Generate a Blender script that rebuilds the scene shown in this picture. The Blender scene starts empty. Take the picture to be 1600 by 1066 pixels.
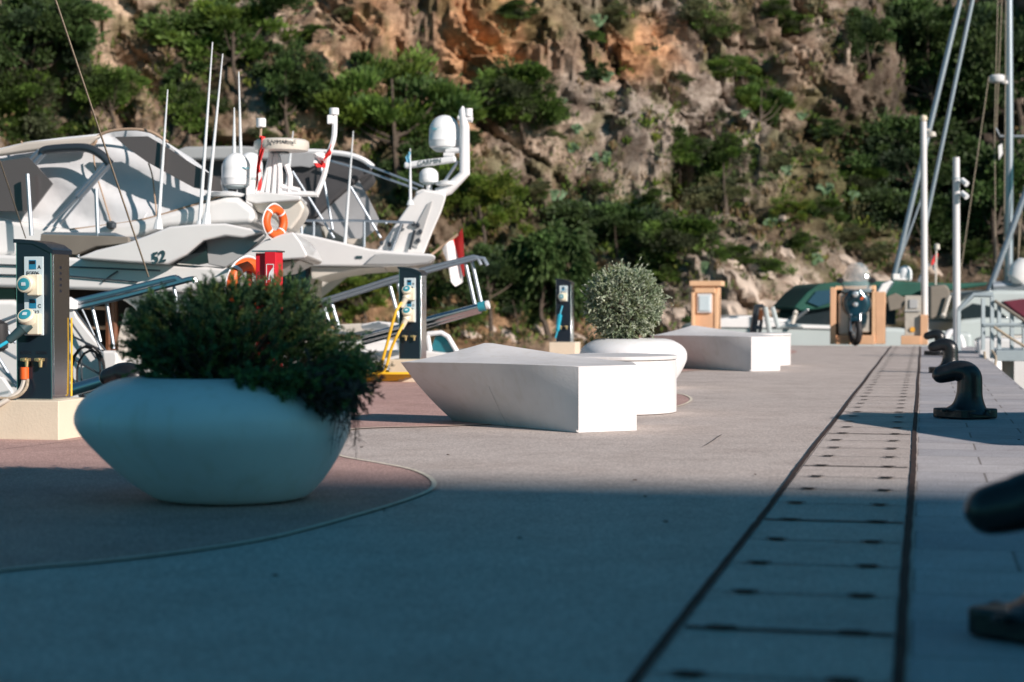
import bpy, bmesh, math, random
from mathutils import Vector, Matrix, noise, bvhtree
import numpy as np
R = math.radians
scene = bpy.context.scene
C = scene.collection
rng = random.Random(7)

# ------------------------------------------------------------------ camera
F = 2800.0; H = 0.8; PITCH = math.atan(57/F)
cd = bpy.data.cameras.new('camera'); cam = bpy.data.objects.new('camera', cd); C.objects.link(cam)
cd.sensor_width = 36; cd.lens = F/1600*36; cd.clip_start = 0.1; cd.clip_end = 1000
cam.location = (0, 0, H); cam.rotation_euler = (R(90)-PITCH, 0, 0)
cd.dof.use_dof = True; cd.dof.focus_distance = 12.0; cd.dof.aperture_fstop = 2.3
scene.camera = cam
# ------------------------------------------------------------------ sky, sun, exposure
SUN_EL = R(25); SUN_AZ = R(134)     # from +Y towards +X
SUN = Vector((math.sin(SUN_AZ)*math.cos(SUN_EL), math.cos(SUN_AZ)*math.cos(SUN_EL), math.sin(SUN_EL)))
w = bpy.data.worlds.new('World'); scene.world = w; w.use_nodes = True
nt = w.node_tree; nt.nodes.clear()
sky = nt.nodes.new('ShaderNodeTexSky'); sky.sky_type = 'NISHITA'; sky.sun_disc = False
sky.sun_elevation = SUN_EL; sky.sun_rotation = SUN_AZ; sky.air_density = 1.0; sky.dust_density = 0.3; sky.ozone_density = 3.0
tint = nt.nodes.new('ShaderNodeMix'); tint.data_type = 'RGBA'; tint.blend_type = 'MULTIPLY'; tint.inputs[0].default_value = 1
tint.inputs[7].default_value = (0.36, 0.97, 0.96, 1)
bg = nt.nodes.new('ShaderNodeBackground'); bg.inputs[1].default_value = 0.062
wo = nt.nodes.new('ShaderNodeOutputWorld')
nt.links.new(sky.outputs[0], tint.inputs[6]); nt.links.new(tint.outputs[2], bg.inputs[0]); nt.links.new(bg.outputs[0], wo.inputs[0])
sl = bpy.data.lights.new('sun', 'SUN'); sl.energy = 4.7; sl.angle = R(0.6); sl.color = (1, 0.875, 0.80)
so = bpy.data.objects.new('sun', sl); C.objects.link(so); so.rotation_euler = SUN.to_track_quat('Z', 'Y').to_euler(); so.location = (20, -5, 20)
scene.view_settings.view_transform = 'Standard'; scene.view_settings.look = 'None'
scene.view_settings.exposure = 0.43; scene.view_settings.gamma = 1
scene.cycles.max_bounces = 6; scene.cycles.transparent_max_bounces = 12

# ------------------------------------------------------------------ pixel / quay frame helpers
A = math.atan(642/F); SA, CA = math.sin(A), math.cos(A)
U = Vector((SA, CA, 0)); V = Vector((CA, -SA, 0)); RZ = -A     # quay runs along U, V points right of it
def ray(px, py):
    xc = (px-800)/F; yc = (533-py)/F; cp, sp = math.cos(PITCH), math.sin(PITCH)
    return Vector((xc, cp+yc*sp, -sp+yc*cp))
def G(px, py, z=0.0):
    d = ray(px, py); t = (z-H)/d.z; return Vector((0, 0, H))+d*t
def P(px, py, D):
    d = ray(px, py); return Vector((0, 0, H))+d*(D/d.y)
def PU(px, py, u):
    d = ray(px, py); return Vector((0, 0, H))+d*(u/d.dot(U))
def Q(u, v, z=0.0): return U*u+V*v+Vector((0, 0, z))

# ------------------------------------------------------------------ materials
def mat(name, col, rough=0.6, metal=0.0, var=0.0, vs=6.0, col2=None, bump=0.0, bs=40.0, spec=0.5, alpha=1.0, trans=0.0, coat=0.0, detail=6, wave=None):
    m = bpy.data.materials.new(name); m.use_nodes = True; n = m.node_tree; b = n.nodes['Principled BSDF']
    b.inputs['Base Color'].default_value = (*col, 1); b.inputs['Roughness'].default_value = rough; b.inputs['Metallic'].default_value = metal
    b.inputs['Specular IOR Level'].default_value = spec; b.inputs['Alpha'].default_value = alpha; b.inputs['Transmission Weight'].default_value = trans
    b.inputs['Coat Weight'].default_value = coat
    tc = n.nodes.new('ShaderNodeTexCoord')
    if var > 0 or col2:
        no = n.nodes.new('ShaderNodeTexNoise'); no.inputs['Scale'].default_value = vs; no.inputs['Detail'].default_value = detail
        n.links.new(tc.outputs['Object'], no.inputs['Vector'])
        rp = n.nodes.new('ShaderNodeValToRGB'); rp.color_ramp.elements[0].position = 0.35; rp.color_ramp.elements[1].position = 0.65
        c2 = col2 or tuple(max(0, c*(1-var)) for c in col)
        rp.color_ramp.elements[0].color = (*c2, 1); rp.color_ramp.elements[1].color = (*col, 1)
        n.links.new(no.outputs['Fac'], rp.inputs['Fac']); n.links.new(rp.outputs['Color'], b.inputs['Base Color'])
    if bump > 0:
        nb = n.nodes.new('ShaderNodeTexNoise'); nb.inputs['Scale'].default_value = bs; nb.inputs['Detail'].default_value = 5
        n.links.new(tc.outputs['Object'], nb.inputs['Vector'])
        bp = n.nodes.new('ShaderNodeBump'); bp.inputs['Strength'].default_value = bump; bp.inputs['Distance'].default_value = 0.02
        n.links.new(nb.outputs['Fac'], bp.inputs['Height']); n.links.new(bp.outputs['Normal'], b.inputs['Normal'])
    if wave:
        nw = n.nodes.new('ShaderNodeTexNoise'); nw.inputs['Scale'].default_value = wave[0]; nw.inputs['Detail'].default_value = 2
        mp = n.nodes.new('ShaderNodeMapping'); mp.inputs['Rotation'].default_value = (0, wave[3], 0); mp.inputs['Scale'].default_value = wave[2]
        n.links.new(tc.outputs['Object'], mp.inputs[0]); n.links.new(mp.outputs[0], nw.inputs['Vector'])
        bp = n.nodes.new('ShaderNodeBump'); bp.inputs['Strength'].default_value = 1; bp.inputs['Distance'].default_value = wave[1]
        n.links.new(nw.outputs['Fac'], bp.inputs['Height']); n.links.new(bp.outputs['Normal'], b.inputs['Normal'])
    return m

def deck_mat(name, col, speck, stain, brick=False, grid=0):
    m = bpy.data.materials.new(name); m.use_nodes = True; n = m.node_tree; b = n.nodes['Principled BSDF']
    b.inputs['Roughness'].default_value = 0.85; b.inputs['Specular IOR Level'].default_value = 0.3
    tc = n.nodes.new('ShaderNodeTexCoord')
    def noi(s, d=4, r=0.6):
        q = n.nodes.new('ShaderNodeTexNoise'); q.inputs['Scale'].default_value = s; q.inputs['Detail'].default_value = d; q.inputs['Roughness'].default_value = r
        n.links.new(tc.outputs['Object'], q.inputs['Vector']); return q
    def ramp(q, p0, p1, c0, c1):
        rp = n.nodes.new('ShaderNodeValToRGB'); rp.color_ramp.elements[0].position = p0; rp.color_ramp.elements[1].position = p1
        rp.color_ramp.elements[0].color = (*c0, 1); rp.color_ramp.elements[1].color = (*c1, 1); n.links.new(q.outputs[0], rp.inputs[0]); return rp
    def mul(a, b_, f=1.0):
        x = n.nodes.new('ShaderNodeMix'); x.data_type = 'RGBA'; x.blend_type = 'MULTIPLY'; x.inputs[0].default_value = f
        n.links.new(a.outputs[2 if a.type == 'MIX' else 0], x.inputs[6]); n.links.new(b_.outputs[0], x.inputs[7]); return x
    g = (1-speck,)*3
    base = ramp(noi(0.7, 8), 0.3, 0.7, tuple(c*(1-stain) for c in col), col)
    x = mul(base, ramp(noi(105, 3, .75), 0.44, 0.58, tuple(c*.72 for c in g), (1, 1, 1)))
    x = mul(x, ramp(noi(38, 4, .7), 0.36, 0.6, (1-speck*.75,)*3, (1, 1, 1)))
    x = mul(x, ramp(noi(2.2, 9, .75), 0.36, 0.56, (0.84, 0.82, 0.81), (1, 1, 1)))
    if brick:
        br = n.nodes.new('ShaderNodeTexBrick'); br.inputs['Scale'].default_value = 1.0; br.inputs['Mortar Size'].default_value = 0.006
        br.inputs['Brick Width'].default_value = 0.62; br.inputs['Row Height'].default_value = 0.46; br.offset = 0.5
        br.inputs['Color1'].default_value = (1, 1, 1, 1); br.inputs['Color2'].default_value = (0.78, 0.80, 0.84, 1); br.inputs['Mortar'].default_value = (0.5, 0.48, 0.46, 1)
        n.links.new(tc.outputs['Object'], br.inputs['Vector']); x = mul(x, br)
    n.links.new(x.outputs[2], b.inputs['Base Color'])
    bp = n.nodes.new('ShaderNodeBump'); bp.inputs['Strength'].default_value = 0.5; bp.inputs['Distance'].default_value = 0.004
    n.links.new(noi(170, 3).outputs[0], bp.inputs['Height']); n.links.new(bp.outputs['Normal'], b.inputs['Normal'])
    return m

def attr_mat(name, rough=0.8, trans=0.0, spec=0.25, bump=None, var=None):
    """base colour from the mesh's own 'tint' attribute (own colouring; on the cliff also painted gully shade)"""
    m = bpy.data.materials.new(name); m.use_nodes = True; n = m.node_tree; b = n.nodes['Principled BSDF']
    b.inputs['Roughness'].default_value = rough; b.inputs['Specular IOR Level'].default_value = spec
    at = n.nodes.new('ShaderNodeAttribute'); at.attribute_name = 'tint'
    src = at.outputs['Color']; tc = n.nodes.new('ShaderNodeTexCoord')
    if var:
        for s, lo, p0, p1 in var:
            q = n.nodes.new('ShaderNodeTexNoise'); q.inputs['Scale'].default_value = s; q.inputs['Detail'].default_value = 7; q.inputs['Roughness'].default_value = .65
            n.links.new(tc.outputs['Object'], q.inputs['Vector'])
            rp = n.nodes.new('ShaderNodeValToRGB'); rp.color_ramp.elements[0].position = p0; rp.color_ramp.elements[1].position = p1
            rp.color_ramp.elements[0].color = (*lo, 1); rp.color_ramp.elements[1].color = (1, 1, 1, 1); n.links.new(q.outputs[0], rp.inputs[0])
            x = n.nodes.new('ShaderNodeMix'); x.data_type = 'RGBA'; x.blend_type = 'MULTIPLY'; x.inputs[0].default_value = 1
            n.links.new(src, x.inputs[6]); n.links.new(rp.outputs[0], x.inputs[7]); src = x.outputs[2]
    n.links.new(src, b.inputs['Base Color'])
    if bump:
        prev = None
        for s, d in bump:
            q = n.nodes.new('ShaderNodeTexNoise'); q.inputs['Scale'].default_value = s; q.inputs['Detail'].default_value = 8; q.inputs['Roughness'].default_value = .7
            n.links.new(tc.outputs['Object'], q.inputs['Vector'])
            bp = n.nodes.new('ShaderNodeBump'); bp.inputs['Strength'].default_value = 1; bp.inputs['Distance'].default_value = d
            n.links.new(q.outputs[0], bp.inputs['Height'])
            if prev: n.links.new(prev, bp.inputs['Normal'])
            prev = bp.outputs['Normal']
        n.links.new(prev, b.inputs['Normal'])
    if trans > 0:
        tr = n.nodes.new('ShaderNodeBsdfTranslucent'); n.links.new(src, tr.inputs['Color'])
        mx = n.nodes.new('ShaderNodeMixShader'); mx.inputs[0].default_value = trans
        out = n.nodes['Material Output']; n.links.new(b.outputs[0], mx.inputs[1]); n.links.new(tr.outputs[0], mx.inputs[2]); n.links.new(mx.outputs[0], out.inputs[0])
    return m

M_ = dict(
 deck=deck_mat('exposed_aggregate', (0.76, 0.665, 0.61), 0.22, 0.10),
 pink=deck_mat('terracotta_aggregate', (0.76, 0.495, 0.44), 0.28, 0.14),
 pave=deck_mat('stone_paving', (0.68, 0.65, 0.66), 0.15, 0.12, brick=True),
 cover=deck_mat('trough_cover', (0.76, 0.665, 0.61), 0.22, 0.10),
 border=mat('cream_strip', (0.80, 0.72, 0.58), .8, var=.2, vs=20),
 rust=mat('rusty_joint', (0.05, 0.022, 0.016), .9, var=.8, vs=25),
 joint=mat('dark_joint', (0.022, 0.014, 0.013), .9, var=.5, vs=30),
 conc=mat('quay_concrete', (0.35, 0.33, 0.30), .9, var=.35, vs=3, bump=.4, bs=30),
 planter=mat('white_fibreglass', (0.80, 0.81, 0.82), .42, var=.06, vs=4, bump=.05, bs=4),
 bench=mat('white_cast_concrete', (0.66, 0.65, 0.65), .6, var=.12, vs=3, bump=.08, bs=60, detail=10),
 soil=mat('soil', (0.05, 0.035, 0.02), 1, var=.5, vs=40, bump=1, bs=60),
 chrome=mat('polished_steel', (0.62, 0.64, 0.66), .14, 1.0, bump=.04, bs=3),
 steel=mat('brushed_steel', (0.55, 0.57, 0.60), .3, 1.0),
 smoke=mat('dark_glossy_panel', (0.010, 0.017, 0.028), .25, 0.0, coat=.1),
 cream=mat('cream_plinth_paint', (0.68, 0.60, 0.47), .75, var=.06, vs=5, bump=.1, bs=60),
 label=mat('pale_blue_plate', (0.55, 0.66, 0.70), .4), lcream=mat('cream_plastic', (0.70, 0.66, 0.52), .4),
 teal=mat('teal_plastic', (0.03, 0.26, 0.33), .35), tealb=mat('teal_cable', (0.01, 0.35, 0.50), .45), dteal=mat('dark_teal_plug', (0.03, 0.07, 0.08), .5),
 ink=mat('black_ink', (0.01, 0.012, 0.02), .5), blueink=mat('blue_ink', (0.02, 0.20, 0.35), .4), brass=mat('brass', (0.65, 0.5, 0.25), .35, .8),
 orange=mat('orange_plastic', (0.80, 0.13, 0.02), .5, var=.15, vs=8), red=mat('red_paint', (0.62, 0.015, 0.03), .4, var=.1, vs=5), white=mat('white_plastic', (0.78, 0.79, 0.80), .35),
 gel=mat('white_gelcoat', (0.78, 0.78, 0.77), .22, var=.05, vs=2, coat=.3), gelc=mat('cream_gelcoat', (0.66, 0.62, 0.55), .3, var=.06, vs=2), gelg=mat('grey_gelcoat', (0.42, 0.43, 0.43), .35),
 canvas=mat('white_canvas', (0.68, 0.70, 0.72), .85, bump=.3, bs=7, var=.05, vs=3),
 canvasb=mat('cream_canvas', (0.60, 0.55, 0.49), .9, var=.1, vs=4), trim=mat('tan_piping', (0.38, 0.27, 0.19), .8),
 film=mat('smoked_window_film', (0.10, 0.09, 0.09), .25), darkcanvas=mat('charcoal_canvas', (0.075, 0.075, 0.08), .8, var=.3, vs=2),
 greycanvas=mat('grey_canvas', (0.38, 0.39, 0.40), .85, var=.2, vs=2), glass=mat('dark_tinted_glass', (0.02, 0.03, 0.035), .06, coat=.5),
 tealglass=mat('teal_glass', (0.02, 0.16, 0.20), .08), wood=mat('varnished_wood', (0.16, 0.06, 0.025), .35, var=.3, vs=10), shadowin=mat('interior_shade', (0.03, 0.022, 0.018), .8, var=.4, vs=4),  # near-black brown paints the shade inside the saloon and open kiosk
 dome=mat('radome_white', (0.76, 0.79, 0.80), .3), domeg=mat('radome_grey', (0.38, 0.46, 0.48), .35),
 tube=mat('stainless_tube', (0.36, 0.41, 0.46), .45, .8), dtube=mat('dark_tube', (0.07, 0.085, 0.10), .3, .6), whip=mat('whip_antenna', (0.66, 0.70, 0.72), .4),
 bollard=mat('black_cast_iron', (0.012, 0.013, 0.015), .34, var=.3, vs=8, bump=.25, bs=25, coat=.1), rub=mat('black_rubber', (0.015, 0.015, 0.017), .6),
 yellow=mat('yellow_hose', (0.72, 0.42, 0.02), .5), whitecable=mat('grey_white_cable', (0.50, 0.47, 0.42), .6), rope=mat('rope', (0.42, 0.35, 0.26), .9, var=.4, vs=60),
 peach=mat('peach_render', (0.70, 0.42, 0.25), .85, var=.1, vs=4, bump=.15, bs=60), peachd=mat('peach_render_trim', (0.74, 0.47, 0.28), .85, var=.1, vs=6),
 cab=mat('beige_cabinet', (0.50, 0.47, 0.41), .5, var=.15, vs=6), yellowsign=mat('yellow_sticker', (0.60, 0.30, 0.03), .5),
 scoot=mat('blue_grey_scooter_paint', (0.012, 0.045, 0.065), .2, .3, coat=.6), lens=mat('headlight_lens', (0.75, 0.8, 0.82), .05, .6), shield=mat('clear_windshield', (0.55, 0.68, 0.74), .03, alpha=.16, coat=.5),
 pole=mat('white_pole_paint', (0.66, 0.66, 0.66), .4, var=.06, vs=3), alu=mat('mast_aluminium', (0.36, 0.40, 0.44), .35, .7), gal=mat('pale_blue_grey_paint', (0.36, 0.43, 0.46), .5, var=.12, vs=5),
 green=mat('green_canvas', (0.008, 0.085, 0.06), .75, var=.25, vs=2), bluewin=mat('blue_vinyl_window', (0.03, 0.08, 0.12), .1), maroon=mat('maroon_canvas', (0.11, 0.008, 0.025), .8, var=.2, vs=3),
 hullg=mat('pale_grey_hull', (0.44, 0.50, 0.50), .3, var=.06, vs=1), taupe=mat('taupe_canvas', (0.20, 0.18, 0.15), .85, var=.15, vs=3),
 bark=mat('bark', (0.10, 0.075, 0.055), .95, var=.5, vs=8), flagw=mat('flag_white', (0.70, 0.70, 0.70), .8), flagr=mat('flag_red', (0.70, 0.03, 0.03), .8), flagb=mat('flag_blue', (0.12, 0.36, 0.52), .8),
 wall=mat('rendered_facade', (0.55, 0.50, 0.42), .85, var=.1, vs=.5),
)
leafm = attr_mat('foliage', .6, .25)
rockm = attr_mat('limestone', .95, bump=((0.9, .45), (4.0, .14)), var=((1.4, (0.55, 0.50, 0.47), .38, .56), (6, (0.62, 0.58, 0.55), .3, .6)))

# ------------------------------------------------------------------ mesh builder
class MB:
    def __init__(s): s.v = []; s.f = []; s.c = None
    def add(s, vs, fs):
        o = len(s.v); s.v += [Vector(p) for p in vs]; s.f += [tuple(i+o for i in f) for f in fs]; return s
    def box(s, c, d, rz=0.0, m=None):
        x, y, z = d[0]/2, d[1]/2, d[2]/2
        vs = [Vector(p) for p in ((-x,-y,-z),(x,-y,-z),(x,y,-z),(-x,y,-z),(-x,-y,z),(x,-y,z),(x,y,z),(-x,y,z))]
        if m is None: m = Matrix.Rotation(rz, 3, 'Z')
        return s.add([Vector(c)+m@p for p in vs], [(0,3,2,1),(4,5,6,7),(0,1,5,4),(1,2,6,5),(2,3,7,6),(3,0,4,7)])
    def prism(s, pts, vec):
        n = len(pts); pts = [Vector(p) for p in pts]; vec = Vector(vec)
        nrm = Vector((0,0,0))
        for i in range(n): nrm += pts[i].cross(pts[(i+1) % n])
        if nrm.dot(vec) > 0: pts = pts[::-1]
        return s.add(pts+[p+vec for p in pts], [tuple(range(n)), tuple(range(2*n-1, n-1, -1))]+[(i, i+n, (i+1) % n+n, (i+1) % n) for i in range(n)])
    def tube(s, pts, r, n=8, cap=True, closed=False):
        pts = [Vector(p) for p in pts]; k = len(pts); rs = r if isinstance(r, (list, tuple)) else [r]*k
        rings = []; prev = None
        for i, p in enumerate(pts):
            if closed: t = pts[(i+1) % k]-pts[i-1]
            else: t = (pts[min(i+1, k-1)]-pts[max(i-1, 0)])
            t.normalize()
            if prev is None: a = t.orthogonal().normalized()
            else: a = (prev-t*prev.dot(t)); a = a.normalized() if a.length > 1e-6 else t.orthogonal().normalized()
            prev = a; b = t.cross(a)
            rings.append([p+(a*math.cos(2*math.pi*j/n)+b*math.sin(2*math.pi*j/n))*rs[i] for j in range(n)])
        vs = [q for g in rings for q in g]; fs = []
        for i in range(k if closed else k-1):
            i2 = (i+1) % k
            for j in range(n): fs.append((i*n+j, i*n+(j+1) % n, i2*n+(j+1) % n, i2*n+j))
        if cap and not closed: fs += [tuple(range(n-1, -1, -1)), tuple((k-1)*n+j for j in range(n))]
        return s.add(vs, fs)
    def lathe(s, prof, c=(0,0,0), n=40, m=None, sx=1, sy=1):
        c = Vector(c); vs = []
        for r, z in prof:
            for j in range(n):
                p = Vector((r*math.cos(2*math.pi*j/n)*sx, r*math.sin(2*math.pi*j/n)*sy, z)); vs.append(c+(m@p if m else p))
        fs = [(i*n+j, i*n+(j+1) % n, (i+1)*n+(j+1) % n, (i+1)*n+j) for i in range(len(prof)-1) for j in range(n)]
        fs += [tuple(range(n-1, -1, -1)), tuple((len(prof)-1)*n+j for j in range(n))]
        return s.add(vs, fs)
    def torus(s, c, r, t, m=None, n=32, k=12, sx=1):
        m = m or Matrix.Identity(3)
        return s.tube([Vector(c)+m@Vector((math.cos(2*math.pi*i/n)*r*sx, math.sin(2*math.pi*i/n)*r, 0)) for i in range(n)], t, k, closed=True)

def smooth(pts, per=8, closed=False):
    pts = [Vector(p) for p in pts]; n = len(pts); out = []
    for i in range(n if closed else n-1):
        if closed: a, b, c, d = pts[i-1], pts[i], pts[(i+1) % n], pts[(i+2) % n]
        else: a, b, c, d = pts[max(i-1, 0)], pts[i], pts[i+1], pts[min(i+2, n-1)]
        for j in range(per):
            t = j/per; out.append(0.5*((2*b)+(c-a)*t+(2*a-5*b+4*c-d)*t*t+(3*b-a-3*c+d)*t**3))
    if not closed: out.append(pts[-1])
    return out

def finish(me, sm, ang=38):
    if not sm: return
    bm = bmesh.new(); bm.from_mesh(me)
    for f in bm.faces: f.smooth = True
    ca = R(ang)
    for e in bm.edges:
        if len(e.link_faces) == 2 and e.calc_face_angle(0) > ca: e.smooth = False
    bm.to_mesh(me); bm.free()

def tag(o, label=None, cat=None, group=None, kind=None):
    if label: o['label'] = label
    if cat: o['category'] = cat
    if group: o['group'] = group
    if kind: o['kind'] = kind
    return o
def obj(name, mb, material, parent=None, world=False, sm=True, bevel=0.0, seg=2, subd=0, label=None):
    me = bpy.data.meshes.new(name)
    vs = mb.v
    if parent is not None and world:
        q = parent
        mi = Matrix.Translation(parent.location) @ parent.rotation_euler.to_matrix().to_4x4()
        while q.parent is not None:
            q = q.parent; mi = (Matrix.Translation(q.location) @ q.rotation_euler.to_matrix().to_4x4()) @ mi
        mi = mi.inverted(); vs = [mi@p for p in vs]
    me.from_pydata([tuple(p) for p in vs], [], mb.f); me.validate(); me.update()
    finish(me, sm)
    me.materials.append(material)
    o = bpy.data.objects.new(name, me); C.objects.link(o); o.parent = parent
    if bevel > 0:
        b = o.modifiers.new('bevel', 'BEVEL'); b.width = bevel; b.segments = seg; b.limit_method = 'ANGLE'; b.angle_limit = R(35); b.harden_normals = True
    if subd: s_ = o.modifiers.new('subdivision', 'SUBSURF'); s_.levels = subd; s_.render_levels = subd
    if label: o['label'] = label
    return o
def struct(name, mb, material, **k):
    return tag(obj(name, mb, material, **k), kind='structure')
def thing(name, label, cat, loc=(0, 0, 0), rz=0.0, group=None):
    o = bpy.data.objects.new(name, None); C.objects.link(o); o.empty_display_size = .2
    o.location = loc; o.rotation_euler = (0, 0, rz); return tag(o, label, cat, group)
def dup(root, loc, rz=None, label=None, scale=None):
    r = root.copy(); C.objects.link(r); r.location = loc
    if rz is not None: r.rotation_euler = (0, 0, rz)
    if scale is not None: r.scale = scale
    if label: r['label'] = label
    def rec(src, dst):
        for ch in list(src.children):
            c = ch.copy(); C.objects.link(c); c.parent = dst; rec(ch, c)
    rec(root, r); return r
def text(s, size, c, X, Y, material, parent, ext=0.001, bold=0.0, world=True):
    cu = bpy.data.curves.new('lettering', 'FONT'); cu.body = s; cu.size = size; cu.align_x = 'CENTER'; cu.align_y = 'CENTER'; cu.extrude = ext; cu.offset = bold
    o = bpy.data.objects.new('tmp', cu); C.objects.link(o)
    bpy.context.view_layer.update()
    me = bpy.data.meshes.new_from_object(o.evaluated_get(bpy.context.evaluated_depsgraph_get()))
    bpy.data.objects.remove(o)
    X = Vector(X).normalized(); Y = Vector(Y).normalized(); Z = X.cross(Y)
    mb = MB(); mb.add([Vector(c)+X*v.co.x+Y*v.co.y+Z*v.co.z for v in me.vertices], [tuple(p.vertices) for p in me.polygons])
    bpy.data.meshes.remove(me)
    return obj('lettering', mb, material, parent, world=world, sm=False)

def leafmesh(name, cent, dirs, size, cols, seed=0, elong=2.0, mesh_only=False):
    """many small leaf faces; cent Nx3, dirs Nx3 (leaf axis), size N, cols Nx3"""
    r = np.random.default_rng(seed); n = len(cent)
    d = dirs/np.maximum(np.linalg.norm(dirs, axis=1, keepdims=True), 1e-6)
    q = r.normal(size=(n, 3)); s = np.cross(d, q); s /= np.maximum(np.linalg.norm(s, axis=1, keepdims=True), 1e-6)
    L = (size*elong/2)[:, None]; Wd = (size/2)[:, None]
    v = np.stack([cent-d*L, cent+s*Wd, cent+d*L, cent-s*Wd], 1).reshape(-1, 3)
    me = bpy.data.meshes.new(name); me.vertices.add(4*n); me.vertices.foreach_set('co', v.ravel().astype(np.float32))
    me.loops.add(4*n); me.loops.foreach_set('vertex_index', np.arange(4*n, dtype=np.int32))
    me.polygons.add(n); me.polygons.foreach_set('loop_start', np.arange(0, 4*n, 4, dtype=np.int32))
    me.update(calc_edges=True)
    at = me.color_attributes.new('tint', 'FLOAT_COLOR', 'POINT')
    c4 = np.ones((n, 4, 4), np.float32); c4[:, :, :3] = cols[:, None, :]; at.data.foreach_set('color', c4.ravel())
    me.materials.append(leafm); return me
def sph(r, n):
    q = r.normal(size=(n, 3)); return q/np.linalg.norm(q, axis=1, keepdims=True)

# ================================================================== THE SETTING
for nm_, k_ in (('planter', .93), ('bench', .93)):
    m = M_[nm_]; n = m.node_tree; b = n.nodes['Principled BSDF']; src = b.inputs['Base Color'].links[0].from_socket
    tc = n.nodes.new('ShaderNodeTexCoord'); mp = n.nodes.new('ShaderNodeMapping'); mp.inputs['Scale'].default_value = (16, 16, 1.3)
    q = n.nodes.new('ShaderNodeTexNoise'); q.inputs['Scale'].default_value = 1; q.inputs['Detail'].default_value = 6; n.links.new(tc.outputs['Object'], mp.inputs[0]); n.links.new(mp.outputs[0], q.inputs['Vector'])
    rp = n.nodes.new('ShaderNodeValToRGB'); rp.color_ramp.elements[0].position = .50; rp.color_ramp.elements[1].position = .72; rp.color_ramp.elements[0].color = (1, 1, 1, 1); rp.color_ramp.elements[1].color = (k_, k_*.985, k_*.95, 1)
    x = n.nodes.new('ShaderNodeMix'); x.data_type = 'RGBA'; x.blend_type = 'MULTIPLY'; x.inputs[0].default_value = 1
    n.links.new(q.outputs[0], rp.inputs[0]); n.links.new(src, x.inputs[6]); n.links.new(rp.outputs[0], x.inputs[7]); n.links.new(x.outputs[2], b.inputs['Base Color'])
VL, VR, UE = -5.6, 0.93, 35.2
gv = lambda k: k*H  # groove offsets
vLg, vRg = -0.585, -0.045
m = MB(); m.prism([Q(-20, VL), Q(-20, VR), Q(UE, VR), Q(UE, VL)], (0, 0, -1.6)); struct('quay_wall', m, M_['conc'], sm=False)
def sheet(name, pts, z, material, kind='structure'):
    mb = MB(); mb.add([Vector((p[0], p[1], z)) for p in pts], [tuple(range(len(pts)))])
    me_o = obj(name, mb, material, sm=False); tag(me_o, kind=kind); 
    if me_o.data.polygons[0].normal.z < 0: me_o.data.flip_normals()
    return me_o
sheet('quay_deck', [Q(-20, VL), Q(-20, vRg+.02), Q(UE, vRg+.02), Q(UE, VL)], 0.004, M_['deck'])
pave = MB(); pave.add([(0, -20, 0), (VR-vRg-.02, -20, 0), (VR-vRg-.02, UE, 0), (0, UE, 0)], [(0, 1, 2, 3)])
po = struct('pavement', pave, M_['pave'], sm=False); po.location = Q(0, vRg+.02, 0.004); po.rotation_euler = (0, 0, RZ)
pinkpx = [(-500, 985), (-300, 942), (0, 897), (150, 883), (300, 865), (430, 843), (560, 808), (640, 783), (676, 766), (672, 750), (640, 736), (590, 726), (535, 716), (505, 704), (502, 690), (530, 678), (575, 671), (720, 667), (900, 657), (1010, 646), (1062, 636), (1080, 626), (1066, 618), (1030, 613), (1000, 604), (1010, 592), (1060, 583), (1140, 574), (1195, 563), (1245, 551), (1232, 547)]
pg = smooth([G(x, y) for x, y in pinkpx], 8)
edge = [p.copy() for p in pg]
poly = [Vector((p.x, p.y, 0)) for p in pg]+[Q(UE-.3, VL+.02), Q(-5, VL+.02)]
sheet('terracotta_paving', poly, 0.008, M_['pink'])
def ribbon(name, pts, wdt, z, material, jag=0.0):
    mb = MB(); L = []; Rr = []
    for i, p in enumerate(pts):
        t = (pts[min(i+1, len(pts)-1)]-pts[max(i-1, 0)]); t.z = 0; t.normalize(); nn = Vector((-t.y, t.x, 0))
        j1, j2 = rng.uniform(-jag, jag), rng.uniform(-jag, jag)
        L.append(Vector((p.x, p.y, z))+nn*(wdt/2+j1)); Rr.append(Vector((p.x, p.y, z))-nn*(wdt/2+j2))
    n = len(pts); mb.add(L+Rr, [(i, i+n, i+1+n, i+1) for i in range(n-1)])
    o = struct(name, mb, material, sm=False)
    if o.data.polygons[0].normal.z < 0: o.data.flip_normals()
    return o
ribbon('paving_border', edge[:-20], 0.022, 0.012, M_['border'])
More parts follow.
